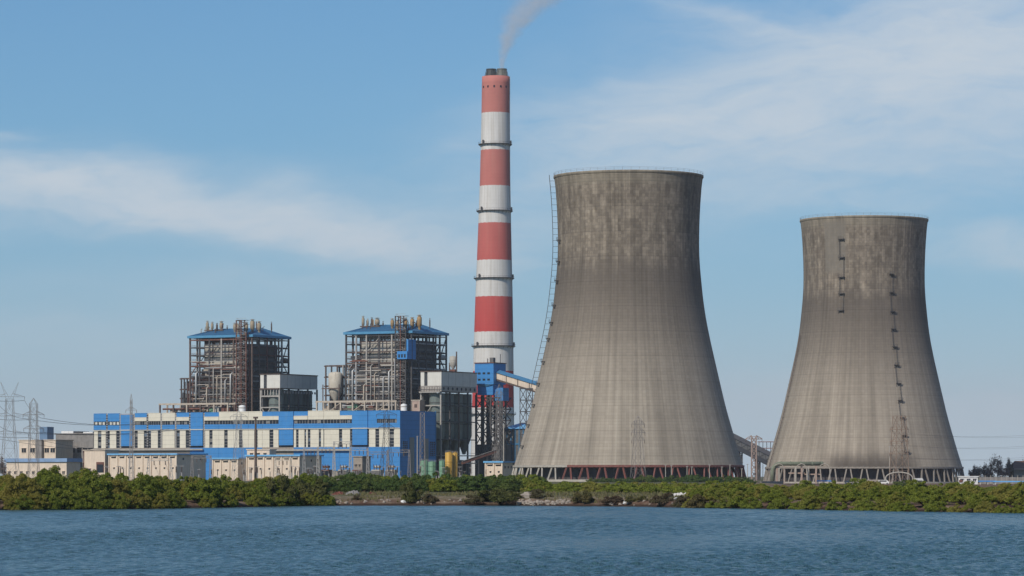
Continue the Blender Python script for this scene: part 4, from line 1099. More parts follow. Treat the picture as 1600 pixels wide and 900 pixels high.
def switch_house(px0, px1, ytop, D, depth, n, label, roofm):
    t, w, h = block(px0, px1, ytop + 2.0, D, depth, M['cream_plain'], label, 'switch house', name='switch_house', roofm=roofm, roof_h=.75, over=.9)
    pil = MB().box(-.28, .28, -.5, -.01, 0, h - .02).mesh('pilaster', M['cream_plain'])
    hi = MB().box(-1.35, 1.35, -.12, -.01, 0, .62).mesh('window', M['glass']); hh = MB().box(-1.5, 1.5, -.9, -.01, .66, .8).mesh('sunshade', M['cream_plain'])
    lo = MB().box(-.42, .42, -.1, -.01, 0, .75).mesh('window', M['glass']); ls = MB().box(-.55, .55, -.45, -.01, .78, .9).mesh('sunshade', M['cream_plain'])
    for k in range(n + 1): link_mesh('pilaster', pil, t, (w * k / n, 0, 0))
    for k in range(n):
        a = link_mesh('window', hi, t, (w * (k + .5) / n, 0, h - 1.55)); link_mesh('sunshade', hh, a)
        a = link_mesh('window', lo, t, (w * (k + .5) / n + .3, 0, h * .46)); link_mesh('sunshade', ls, a)
    MB().box(.02, w, -.3, -.02, 0, .7).build('plinth', M['pink'], t)
    ew = MB()
    for k in range(3): ew.box(w + .01, w + .1, depth * (.2 + .3 * k), depth * (.2 + .3 * k) + 1.2, h - 2.6, h - 1.5)
    ew.build('end_window', M['glass'], t)
    return t
switch_house(171, 276, 709, 1735, 26, 8, 'longest cream switch house with pale blue roof in front of the hall', M['sky_roof'])
switch_house(333, 372, 715.5, 1690, 14, 3, 'small cream switch house with pale blue roof between the two longer ones', M['sky_roof'])
switch_house(386, 468, 711, 1665, 20, 6, 'cream switch house with pale blue roof standing before the middle of the hall', M['sky_roof'])
switch_house(759, 785, 721, 1600, 10, 2, 'little cream cabin with pale blue roof at the foot of the first cooling tower', M['sky_roof'])
block(386, 421, 703, 1690, 6, M['cream_plain'], 'cream upper block rising behind the middle switch house', 'building', roof_h=.4, rows=(.8,), cols=(.2, .5, .8))
block(552, 566, 714, 1690, 8, M['tan_render'], 'square tan pump room at the foot of the hall', 'pump room', name='pump_room', rows=(.6,), cols=(.3, .7), winw=.8, winh=1.0)

# blue roofed shed between trestle and tower, and dark conveyor house
t, w, h = block(786, 818, 671, 1850, 22, M['casing_dark'], 'blue roofed junction house tucked behind the first cooling tower', 'junction house', name='junction_house', roofm=M['sky_roof'], roof_h=.3)
MB().add([(-1, -1, h + .31), (w + 1, -1, h + .31), (w + 1, 23, h + .31), (-1, 23, h + .31), (w * .3, 11, h + 3.4), (w * .8, 11, h + 3.4)], [(0, 1, 5, 4), (1, 2, 5), (2, 3, 4, 5), (3, 0, 4), (3, 2, 1, 0)]).build('hip_roof', M['sky_roof'], t)
for k in range(6): MB().box(w * k / 5 - .3, w * k / 5 + .3, -.4, -.05, 0, h).build('column', M['blue_roof'], t)
for z in (.35, .7): MB().box(0, w, -.45, -.06, h * z, h * z + .8).build('beam', M['blue_roof'], t)
cv = thing('inclined_conveyor', 'low rust red conveyor rising beside the yellow tanks', 'conveyor', P(722, 724, 1750), 0)
dv = P(774, 706, 1760) - P(722, 724, 1750)
MB().bar((0, 0, 0), dv, 2.0, .9).build('belt_frame', M['rust'], cv); MB().bar((0, -1.05, 1.1), dv + Vector((0, -1.05, 1.1)), .18).build('handrail', M['pale_steel'], cv); MB().bar((0, 0, .8), dv + Vector((0, 0, .8)), 1.4, .5).build('cover', M['brown'], cv)
for k in range(5):
    p = dv * (k / 4); MB().bar((p.x, p.y - .8, p.z - .4), (p.x, p.y - .8, -8), .3).build('support_leg', M['steel'], cv)

# tanks
def tank(px, ytop, wpx, D, mt, label, name='storage_tank', ribs=3):
    x = X_at(px, D); r = wpx / 2 / (F / D); z0 = gz(x, D) - .1; h = Z_at(ytop, D) - z0
    t = thing(name, label, 'tank', (x, D, z0))
    MB().lathe([(r, 0), (r, h), (r * .5, h + .35), (.05, h + .5)], 28).build('tank_body', mt, t, True)
    for k in range(ribs): MB().lathe([(r + .01, h * (k + 1) / (ribs + 1)), (r + .12, h * (k + 1) / (ribs + 1) + .05), (r + .12, h * (k + 1) / (ribs + 1) + .25), (r + .01, h * (k + 1) / (ribs + 1) + .3)], 28).build('hoop', mt, t)
    lad = MB()
    for sg in (-.3, .3): lad.bar((sg + r * .4, -r * .93 - .25, 0), (sg + r * .4, -r * .93 - .25, h + .9), .09)
    for k in range(int(h / .9)): lad.bar((r * .4 - .3, -r * .93 - .25, k * .9), (r * .4 + .3, -r * .93 - .25, k * .9), .07)
    lad.build('ladder', mt, t)
    rl = MB()
    for k in range(14):
        a, a2 = 2 * math.pi * k / 14, 2 * math.pi * (k + 1) / 14
        rl.bar((r * math.cos(a), r * math.sin(a), h), (r * math.cos(a), r * math.sin(a), h + 1), .07); rl.bar((r * math.cos(a), r * math.sin(a), h + 1), (r * math.cos(a2), r * math.sin(a2), h + 1), .07)
    rl.build('handrail', M['galv'], t)
tank(701.3, 707.5, 11.6, 1650, M['yellow'], 'yellow cylindrical tank, the one nearer the blue hall of the twin pair', ribs=2)
tank(711, 708, 8.6, 1653, M['yellow'], 'yellow cylindrical tank, the slimmer one nearer the cooling tower of the twin pair', ribs=2)
tank(662.5, 720.5, 13, 1640, M['green'], 'pale green round tank below the dark blue end of the hall')
tank(675, 722, 13, 1655, M['green'], 'pale green round tank in the middle of the row of three')
tank(690.5, 720.5, 9, 1645, M['green'], 'pale green round tank touching the yellow tanks')

# ------------------------------------------------------------------ pylons, masts, gantries, wires
def pylon(px, ytop, ybase_w, topw, D, arms, label, mt, waist=.62, peak='spire', name='pylon', mw=.26, ybot=None, rot=.35):
    x = X_at(px, D); z0 = gz(x, D); H = Z_at(ytop, D) - z0; s = F / D
    b0, b1 = ybase_w / s / 2, topw / s / 2
    t = thing(name, label, 'pylon' if name == 'pylon' else 'mast', (x, D, z0), rot)
    hw = H * waist if peak != 'none' else H
    htop = H * (.93 if peak == 'spire' else 1.0) if peak != 'horns' else H * .83
    def half(z): return b0 + (b1 - b0) * min(1, z / hw)
    n = max(5, int(htop / max(2.6, (b0 + b1) * 1.25)))
    zs_ = [htop * k / n for k in range(n + 1)]
    for sx in (-1, 1):
        for sy in (-1, 1):
            mb = MB()
            for a, c_ in zip(zs_[:-1], zs_[1:]): mb.bar((sx * half(a), sy * half(a), a), (sx * half(c_), sy * half(c_), c_), mw * 1.3)
            mb.build('leg', mt, t)
    br = MB()
    for a, c_ in zip(zs_[:-1], zs_[1:]):
        for (p, q_) in (((-1, -1), (1, -1)), ((1, -1), (1, 1)), ((1, 1), (-1, 1)), ((-1, 1), (-1, -1))):
            br.bar((p[0] * half(a), p[1] * half(a), a), (q_[0] * half(c_), q_[1] * half(c_), c_), mw * .75); br.bar((q_[0] * half(a), q_[1] * half(a), a), (p[0] * half(c_), p[1] * half(c_), c_), mw * .75)
            br.bar((p[0] * half(c_), p[1] * half(c_), c_), (q_[0] * half(c_), q_[1] * half(c_), c_), mw * .7)
    br.build('bracing', mt, t)
    if peak == 'spire':
        mb = MB()
        for sx in (-1, 1):
            for sy in (-1, 1): mb.bar((sx * b1, sy * b1, htop), (0, 0, H), mw)
        mb.build('peak', mt, t)
    if peak == 'horns':
        mb = MB()
        for sg in (-1, 1):
            mb.bar((sg * b1, 0, htop), (sg * (b1 + 2.6), 0, H), mw); mb.bar((sg * b1 * .2, 0, htop + .6), (sg * (b1 + 2.6), 0, H), mw * .8)
            mb.bar((sg * b1 * .6, 0, htop + 2), (sg * (b1 + 1.3), 0, (H + htop) / 2 + .5), mw * .6)
        mb.build('horn', mt, t)
    ends = []
    for (ya, half_px) in arms:
        za_ = Z_at(ya, D) - z0; hl = half_px / s; mb = MB(); wb = half(min(za_, hw))
        for sg in (-1, 1):
            for yy in (-wb, wb):
                mb.bar((sg * wb, yy, za_), (sg * hl, 0, za_), mw); mb.bar((sg * wb, yy, za_ + 1.5), (sg * hl, 0, za_ + .1), mw * .8)
            m1 = (wb + hl) / 2; mb.bar((sg * m1, 0, za_), (sg * wb, 0, za_ + 1.5), mw * .7)
        mb.bar((-hl, 0, za_ + .04), (hl, 0, za_ + .04), mw * .9)
        for yy in (-wb, wb): mb.bar((-wb, yy, za_), (wb, yy, za_), mw * .8)
        mb.build('crossarm', mt, t)
        for sg in (-1, 1):
            MB().tube([(sg * (hl - .1), 0, za_ - .1), (sg * (hl - .1), 0, za_ - 1.3)], .09, 6).build('insulator', M['brown'], t)
            ends.append(Matrix.Rotation(rot, 4, 'Z') @ Vector((sg * (hl - .1), 0, za_ - 1.7)) + Vector((x, D, z0)))
    return t, ends
PY = []
PY.append(pylon(15, 597, 27, 11, 1600, [(620, 24), (650, 30), (678, 30)], 'big double horned lattice pylon at the far left', M['lattice'], .72, 'horns', mw=.11))
PY.append(pylon(52.5, 622, 16, 11, 1560, [(648, 17), (670, 16)], 'dark lattice pylon with a pointed top behind the low blue roofed shed', M['lattice'], .7, 'spire', mw=.135))
PY.append(pylon(205, 615, 7, 3, 1640, [(641, 9)], 'thin lattice mast with a needle top before the left part of the hall', M['galv'], .6, 'spire', 'lattice_mast', mw=.12))
PY.append(pylon(373, 640, 20, 7, 1620, [(651, 14), (659, 10)], 'pale lattice mast with a wide crossarm before the cream part of the hall', M['galv'], .7, 'spire', 'lattice_mast', mw=.10))
PY.append(pylon(604, 640, 20, 7, 1600, [(648, 17), (668, 13)], 'grey lattice mast with a wide crossarm before the right bays of the hall', M['steel'], .7, 'spire', 'lattice_mast', mw=.10))
PY.append(pylon(660, 645, 8.5, 6.5, 1590, [], 'straight pale lattice mast before the dark blue end wall of the hall', M['lattice'], .9, 'none', 'lattice_mast', mw=.2, rot=0))
PY.append(pylon(780, 600, 14, 7, 1640, [(617, 8), (702, 10)], 'rusty lattice mast standing in front of the blue transfer tower trestle', M['lattice'], .8, 'spire', 'lattice_mast', mw=.11))
PY.append(pylon(997, 650, 20, 9, 1420, [(663, 11), (676, 12), (688, 11)], 'rusty lattice pylon right in front of the first cooling tower', M['lattice'], .75, 'spire', mw=.10))
PY.append(pylon(1405, 650, 24, 15, 1600, [(671, 16), (690, 16), (709, 17)], 'rusty lattice pylon right in front of the farther cooling tower', material('rusty_lattice', (.30, .21, .15), .7), .8, 'none', mw=.17))
PY.append(pylon(1178, 682, 8, 7, 1430, [(686, 13)], 'squat lattice switch pole between the two cooling towers', material('pinkish_lattice', (.34, .25, .21), .7), .9, 'none', 'lattice_mast', mw=.3, rot=0))
PY.append(pylon(1482, 700, 6, 4, 3300, [(708, 4)], 'tiny far lattice mast peeping out right of the farther cooling tower', M['galv'], .8, 'spire', 'lattice_mast', mw=.25))

mp = thing('lighting_mast', 'slim dark pole between the pale masts in front of the hall', 'mast', (X_at(399.5, 1610), 1610, 1.9))
hm = Z_at(654, 1610) - 1.9
MB().tube([(0, 0, 0), (0, 0, hm)], [.75, .45], 10).build('pole', M['brown'], mp); MB().box(-1.1, 1.1, -.8, .8, hm, hm + .9).build('lamp_ring', M['brown'], mp)
def pole(px, y0, D, label, r=.14, mt=None, head=True, group=None):
    x = X_at(px, D); z0 = gz(x, D) - .05; h = Z_at(y0, D) - z0
    t = thing('pole', label, 'pole', (x, D, z0), 0, group)
    MB().tube([(0, 0, 0), (0, 0, h)], [r * 1.3, r], 7).build('shaft', mt or M['leg_pale'], t)
    if head: MB().box(-.45, .45, -.2, .2, h, h + .22).build('head', M['galv'], t)
    return t
for px, y0 in ((1040, 727), (1049, 728), (1073.5, 729), (1081, 730), (1108.5, 727), (1128, 730), (1140.5, 727), (1159, 733), (1168, 726)):
    pole(px, y0, 1425, 'slim pale post in the row before the red legged cooling tower', group='pale posts before the red legged cooling tower')
pole(1390, 698, 1640, 'tall slim lamp pole left of the pylon before the farther tower', .2)
pole(652, 682, 1585, 'slim grey pole against the blue end wall of the hall', .2)
pole(787, 664, 1620, 'slim pale pole right of the rusty mast by the transfer tower', .25)

def cable(pts, name, label, cat, r=.05, sag=3.0, group=None, mt=None):
    mb = MB()
    for a, c_ in zip(pts[:-1], pts[1:]):
        L = []
        for k in range(11):
            f = k / 10; p = a.lerp(c_, f); p.z -= sag * 4 * f * (1 - f); L.append(p)
        mb.tube(L, r, 4, False)
    o = mb.build(name, mt or M['steel'])
    return tag(o, label, cat, group)
e0, e1 = PY[0][1], PY[1][1]
for i in range(4):
    side = i % 2; j = min(i, len(e1) - 1)
    far_ = P(225 + 20 * i, 661 + 9 * (i // 2), 1735)
    cable([e0[i], e1[j], far_], 'power_line', 'thin power line running from the left pylons towards the hall', 'power line', .09, 2.0, 'power lines at the left pylons')
for i in (4, 5):
    cable([e0[i], P(300, 700 + i, 1640)], 'power_line', 'thin power line running from the left pylons towards the hall', 'power line', .075, 3.0, 'power lines at the left pylons')
for i in range(6):
    cable([P(-120, 600 + 26 * (i // 2), 1640 + 12 * (i % 2)), e0[i]], 'power_line', 'thin power line running from the left pylons towards the hall', 'power line', .09, 3.0, 'power lines at the left pylons')
e8 = PY[8][1]
for i, y_ in enumerate((678, 681, 694, 697, 711, 714)):
    cable([e8[i], P(1680, y_ - 4, 1700)], 'power_line', 'thin power line crossing the sky right of the farther cooling tower', 'power line', .03, 2.2, 'power lines right of the farther tower')

def gantry(px0, px1, ytop, D, label, mt):
    x0, x1 = X_at(px0, D), X_at(px1, D); z0 = gz(x0, D) - .05; h = Z_at(ytop, D) - z0; w = x1 - x0
    t = thing('switchyard_gantry', label, 'gantry', (x0, D, z0), -.15, 'switchyard gantries before the hall')
    for xx in (0, w):
        mb = MB()
        for sg in (-1, 1): mb.bar((xx + sg * .9, 0, 0), (xx + sg * .25, 0, h), .2)
        for k in range(8):
            a = h * k / 8; b_ = h * (k + 1) / 8; wa, wb = .9 - .65 * k / 8, .9 - .65 * (k + 1) / 8; mb.bar((xx - wa, 0, a), (xx + wb, 0, b_), .12); mb.bar((xx + wa, 0, a), (xx - wb, 0, b_), .12)
        mb.build('post', mt, t)
    mb = MB(); mb.bar((-.5, 0, h - 1.2), (w + .5, 0, h - 1.2), .2); mb.bar((-.5, 0, h), (w + .5, 0, h), .2)
    n = max(3, int(w / 1.6))
    for k in range(n): mb.bar((w * k / n, 0, h - 1.2 * (k % 2)), (w * (k + 1) / n, 0, h - 1.2 * ((k + 1) % 2)), .12)
    mb.build('beam', mt, t)
    for k in range(3):
        MB().tube([(w * (k + 1) / 4, 0, h - 1.3), (w * (k + 1) / 4, 0, h - 3.2)], .2, 7).build('insulator', M['brown'], t)
rg = random.Random(9)
for (a, b_, y_, D, wh) in ((475, 497, 700, 1640, 'just right of the middle switch house'), (497, 522, 698, 1660, 'between the middle switch house and the tallest gantry'), (522, 548, 690, 1650, 'left of the tan pump room, tallest of its row'), (548, 575, 700, 1630, 'straddling the tan pump room'),
                           (575, 606, 706, 1645, 'left of the wide armed grey lattice mast'), (606, 640, 703, 1655, 'before the last bays at the dark blue end wall'), (430, 455, 716, 1600, 'before the middle switch house'), (300, 330, 712, 1650, 'between the longest and the small switch house'), (232, 268, 716, 1600, 'before the longest switch house')):
    gantry(a, b_, y_, D, 'lattice switchyard gantry ' + wh, rg.choice([M['lattice'], M['galv'], M['leg_pale']]))
# post insulators and breakers: small pale stalks in the switchyard
ip = thing('post_insulator', 'small insulator post in the switchyard in front of the hall', 'insulator post', (0, 0, 0), 0, 'insulator posts in the switchyard')
parts = []
parts.append((MB().box(-.16, .16, -.16, .16, 0, 2.8).build('stand', M['galv'], ip), -1))
mb = MB()
mb.lathe([(.1, 2.8)] + [(r_, 2.85 + .14 * k + dz_) for k in range(12) for (r_, dz_) in ((.13, 0), (.26, .05), (.13, .1))] + [(.1, 4.7)], 8)
parts.append((mb.build('insulator', M['brown'], ip, True), -1)); parts.append((MB().bar((-.7, 0, 4.8), (.7, 0, 4.8), .14).build('terminal', M['galv'], ip), -1))
first = True
for k in range(84):
    px = rg.choice([rg.uniform(470, 640), rg.uniform(470, 640), rg.uniform(150, 340), rg.uniform(380, 470), rg.uniform(640, 760)]); D = rg.uniform(1560, 1640); x = X_at(px, D)
    sc = rg.uniform(.8, 1.5)
    if first: ip.location = (x, D, gz(x, D) - .05); ip.rotation_euler = (0, 0, rg.uniform(-.4, .4)); first = False
    else: copy_thing(ip, parts, (x, D, gz(x, D) - .05), rg.uniform(-.4, .4), sc)
# transformers
for i, (px, mt, lb) in enumerate(((560, 'rust', 'rust coloured transformer at the foot of the right bays of the hall'), (590, 'casing', 'grey transformer right of the tan pump room'), (612, 'beige_steel', 'beige transformer near the dark blue end of the hall'), (484, 'casing_dark', 'dark transformer beside the middle switch house'), (510, 'rust', 'brown transformer behind the gantries in the switchyard'), (538, 'casing', 'grey transformer left of the tan pump room'))):
    D = 1690 - (i % 3) * 9; x = X_at(px, D); t = thing('transformer', lb, 'transformer', (x, D, gz(x, D) - .05), -TH)
    MB().box(-2.6, 2.6, -1.6, 1.6, .5, 5.6).build('tank_body', M[mt], t); MB().box(-3, 3, -2, 2, 0, .48).build('plinth', M['pale_steel'], t)
    fin = MB()
    for k in range(12): fin.box(-2.4 + k * .42, -2.25 + k * .42, -2.5, -1.61, 1, 5)
    fin.build('radiator', M['galv'], t)
    MB().tube([(-1.8, 0, 7), (1.8, 0, 7)], .6, 10).build('conservator', M[mt], t)
    for k in range(3): MB().tube([(-1.5 + 1.5 * k, -.8, 5.6), (-1.6 + 1.6 * k, -1.2, 8.2)], [.28, .14], 7).build('bushing', M['brown'], t)

# ------------------------------------------------------------------ things at the foot of the farther tower
gd = thing('green_duct', 'large faded green pipe on tall columns at the foot of the farther tower', 'pipeline', (X_at(1207, 1690), 1690, gz(X_at(1207, 1690), 1690) - .05))
s_ = F / 1690; zt = Z_at(724.5, 1690) - gd.location.z
L = [(0, 0, 0), (0, 0, zt - 4)] + [(4 - 4 * math.cos(a), 0, zt - 4 + 4 * math.sin(a)) for a in (R(25), R(50), R(75))] + [(4.6, 0, zt), (25.2, 0, zt)]
MB().tube(L, 1.05, 14).build('pipe', M['duct_green'], gd, True)
for xx in (4.4, 9, 14, 19.6, 24.4): MB().tube([(xx - .25, 0, zt), (xx + .25, 0, zt)], 1.22, 14).build('flange', M['duct_green'], gd)
for i, px in enumerate((1214, 1217, 1225.5, 1243, 1252.5, 1263, 1275)):
    xx = X_at(px, 1690) - gd.location.x; MB().box(xx - .4, xx + .4, -.5, .5, 0, zt - 1.06).build('column', M['leg_pale'] if i % 2 else M['pink'], gd)
for px, hh in ((1217, 5.6), (1252, 4.6), (1288, 5.8)):
    xx = X_at(px, 1690) - gd.location.x; sg = 1 if px < 1280 else 1
    MB().tube([(xx - 2.2, -1.5, zt - 1)] + [(xx + 2.6 * math.sin(a), -1.8, zt - 3.4 + 3.4 * math.cos(a)) for a in (R(-30), R(0), R(30), R(60), R(85))] + [(xx + 2.7, -1.8, 0)], .22, 7).build('riser_pipe', M['leg_pale'], gd)
for xx, z in ((8, 9), (16, 8.4)): MB().box(xx, xx + 8, .6, 1.4, z - 4, z - 3.4).build('cross_beam', M['pink'], gd)
t, w, h = block(1190, 1216, 753, 1640, 6, M['pink'], 'low pinkish wall below the green pipe', 'wall', name='boundary_wall', roof_h=.3, over=.15)
ap = thing('pipe_arch', 'white arched pipe straddling the foot of the rusty pylon', 'pipe arch', (X_at(1405, 1580), 1580, gz(X_at(1405, 1580), 1580) - .05))
za_ = Z_at(738, 1580) - ap.location.z; hw = 21 / (F / 1580)
MB().tube([(-hw, 0, 0), (-hw, 0, za_ * .52)] + [(-hw * math.cos(a), 0, za_ * .52 + za_ * .48 * math.sin(a)) for a in [R(12 * k) for k in range(1, 15)]] + [(hw, 0, za_ * .52), (hw, 0, 0)], .32, 9).build('pipe', M['leg_pale'], ap, True)
for xx in (-hw, hw): MB().box(xx - .6, xx + .6, -.6, .6, 0, .7).build('footing', M['leg_pale'], ap)
sh = thing('open_shelter', 'long low open shelter with tan roof before the farther tower', 'shelter', (X_at(1321, 1600), 1600, gz(X_at(1321, 1600), 1600) - .05))
ws = X_at(1377, 1600) - sh.location.x
hs = Z_at(749.5, 1600) - sh.location.z
MB().add([(-.5, -1, hs - 1.3), (ws + .5, -1, hs - 1.3), (ws - .8, 3, hs), (2.2, 3, hs), (-.5, 7, hs - 1.3), (ws + .5, 7, hs - 1.3)], [(0, 1, 2, 3), (3, 2, 5, 4), (0, 3, 4), (1, 5, 2), (0, 4, 5, 1)]).build('roof', M['tan_render'], sh)
for k in range(6): MB().box(ws * k / 5 - .25, ws * k / 5 + .25, -.5, 0, 0, hs - 1.31).build('post', M['offwhite'], sh)
MB().box(.5, ws - .5, 5, 5.3, 0, hs - 1.5).build('back_wall', M['brown'], sh)
def canopy(px0, px1, y0, D, roofm, label):
    x0 = X_at(px0, D); w = X_at(px1, D) - x0; z0 = gz(x0, D) - .05; h = Z_at(y0, D) - z0
    t = thing('canopy', label, 'canopy', (x0, D, z0)); MB().add([(-.3, -.5, h - .5), (w + .3, -.5, h - .5), (w + .3, 2.2, h), (-.3, 2.2, h), (-.3, 5, h - .5), (w + .3, 5, h - .5)], [(0, 1, 2, 3), (3, 2, 5, 4), (0, 4, 5, 1), (0, 3, 4), (1, 5, 2)]).build('roof', roofm, t)
    for xx in (0.2, w / 2, w - .2):
        for yy in (0, 4.4): MB().box(xx - .12, xx + .12, yy - .12, yy + .12, 0, h - .5).build('post', M['offwhite'], t)
canopy(1278, 1298, 750.5, 1580, M['blue'], 'small bright blue canopy left of the tan shelter')
canopy(1554, 1604, 751.5, 1500, M['sky_roof'], 'long pale blue canopy at the right edge beyond the white house')
canopy(1531, 1556, 751.0, 1520, M['blue'], 'short blue canopy just right of the white house')
t, w, h = block(1498, 1528, 745.5, 1560, 7, M['white'], 'small white house with dark windows right of the farther tower', 'house', name='house', rows=(.42,), cols=(.16, .5, .82), winw=1.3, winh=1.2, rot=.1, roof_h=.5)
MB().box(w * .02, w * .2, -.3, -.02, h * .3, h * .62).build('sign_board', M['rust'], t)
t, w, h = block(1579, 1640, 733, 1900, 12, M['tan_render'], 'tan house with a brown pitched roof at the right edge', 'house', name='house', rows=(.3,), cols=(.2, .5, .8), rot=.1, roof_h=.3)
MB().add([(-1.2, -1.5, h + .31), (w + 1, -1.5, h + .31), (w - 3, 6, h + 4.6), (2.5, 6, h + 4.6), (-1.2, 13.5, h + .31), (w + 1, 13.5, h + .31)], [(0, 1, 2, 3), (3, 2, 5, 4), (0, 3, 4), (1, 5, 2), (0, 4, 5, 1)]).build('pitched_roof', M['roof_brown'], t)
MB().box(-1.3, w + 1, -1.65, -1.52, h - .3, h + .3).build('fascia', M['pink'], t)
fw = thing('boundary_fence', 'long grey concrete panel fence below the dark trees at the right', 'fence', (X_at(1531, 1640), 1640, gz(X_at(1531, 1640), 1640) - .05))
for k in range(14):
    MB().box(k * 2.6 + .12, k * 2.6 + 2.48, 0, .12, .02, 3.3).build('panel', M['grey_render'], fw); MB().box(k * 2.6 - .12, k * 2.6 + .12, -.06, .18, 0, 4.2).build('post', M['leg_pale'], fw)

def van(px, D, body, label, cat, rz=0.2, tall=1.0):
    x = X_at(px, D); t = thing('parked_van', label, cat, (x, D, gz(x, D)), rz)
    MB().add([(-2.4, -.9, .4), (2.4, -.9, .4), (2.4, .9, .4), (-2.4, .9, .4), (-2.4, -.9, 1.9 * tall), (1.3, -.85, 2.05 * tall), (1.3, .85, 2.05 * tall), (-2.4, .9, 1.9 * tall), (2.4, -.9, 1.1), (2.4, .9, 1.1)],
             [(0, 3, 2, 1), (4, 5, 6, 7), (0, 1, 8, 5, 4), (3, 7, 6, 9, 2), (0, 4, 7, 3), (1, 2, 9, 8), (8, 9, 6, 5)]).build('body', body, t)
    MB().box(-2.0, 1.2, -.93, -.905, 1.2, 1.75).build('side_window', M['glass'], t)
    for xx in (-1.5, 1.5):
        for yy in (-.9, .72): MB().tube([(xx, yy, .36), (xx, yy + .18, .36)], .36, 12).build('wheel', M['void'], t)
van(1436, 1560, M['white'], 'white van parked right of the rusty pylon', 'van', .15, 1.4)
van(1381, 1560, M['white'], 'white van parked left of the white pipe arch', 'van', -.1)
rk = thing('pipe_bridge', 'small red steel frame beyond the gap between the cooling towers', 'steel frame', (X_at(1186, 2300), 2300, 2.0))
for k in range(5):
    MB().box(k * 2.6 - .2, k * 2.6 + .2, -.2, .2, 0, Z_at(690.5, 2300) - 2).build('column', M['steel'], rk)
for y_ in (690, 700): MB().box(-1, 11.5, -.3, .3, Z_at(y_, 2300) - 2.4, Z_at(y_, 2300) - 1.9).build('beam', M['leg_red'], rk)

# ------------------------------------------------------------------ vegetation
def leaf_material(name, c0, c1, c2):
    m = bpy.data.materials.new(name); m.use_nodes = True
    q = NG(m.node_tree); b = q.N['Principled BSDF']
    ge = q.N.new('ShaderNodeNewGeometry'); oi = q.N.new('ShaderNodeObjectInfo')
    rnd = ge.outputs['Random Per Island']
    t = q.N.new('ShaderNodeTexCoord').outputs['Object']
    n = q.noise(t, 0.8, 3, 0.5)
    c = q.mix(q.mr(q.add(q.mul(rnd, 0.5), q.mul(n, 0.7)), 0.3, 0.85), c0, c1)
    c = q.mix(q.mr(q.add(oi.outputs['Random'], q.mul(q.sub(n, .5), 1.0)), 0.45, 1.0), c, c2)
    q.link(c, b.inputs['Base Color']); b.inputs['Roughness'].default_value = 0.7; b.inputs['Specular IOR Level'].default_value = 0.15
    tr_ = q.N.new('ShaderNodeBsdfTranslucent'); q.link(c, tr_.inputs['Color'])
    mx = q.N.new('ShaderNodeMixShader'); mx.inputs[0].default_value = 0.28
    q.L.new(b.outputs[0], mx.inputs[1]); q.L.new(tr_.outputs[0], mx.inputs[2]); q.L.new(mx.outputs[0], q.N['Material Output'].inputs['Surface'])
    return m
LM = {'mangrove': leaf_material('mangrove_leaf', (0.095, 0.128, 0.018), (0.215, 0.245, 0.034), (0.235, 0.205, 0.042)),
      'bright': leaf_material('bright_scrub_leaf', (0.115, 0.150, 0.022), (0.230, 0.255, 0.036), (0.245, 0.220, 0.048)),
      'dull': leaf_material('dull_shrub_leaf', (0.070, 0.078, 0.024), (0.120, 0.122, 0.036), (0.125, 0.100, 0.040)),
      'brown': leaf_material('dry_brown_shrub_leaf', (0.075, 0.050, 0.032), (0.120, 0.085, 0.050), (0.095, 0.085, 0.040)),
      'dark': leaf_material('dark_casuarina_needle', (0.17, 0.115, 0.095), (0.25, 0.18, 0.15), (0.18, 0.15, 0.11)),
      'deep': leaf_material('deep_green_shrub_leaf', (0.055, 0.095, 0.026), (0.105, 0.155, 0.038), (0.120, 0.150, 0.038))}
M['bark'] = material('grey_brown_bark', (0.10, 0.075, 0.055), 0.9, 0.3, 2.0)

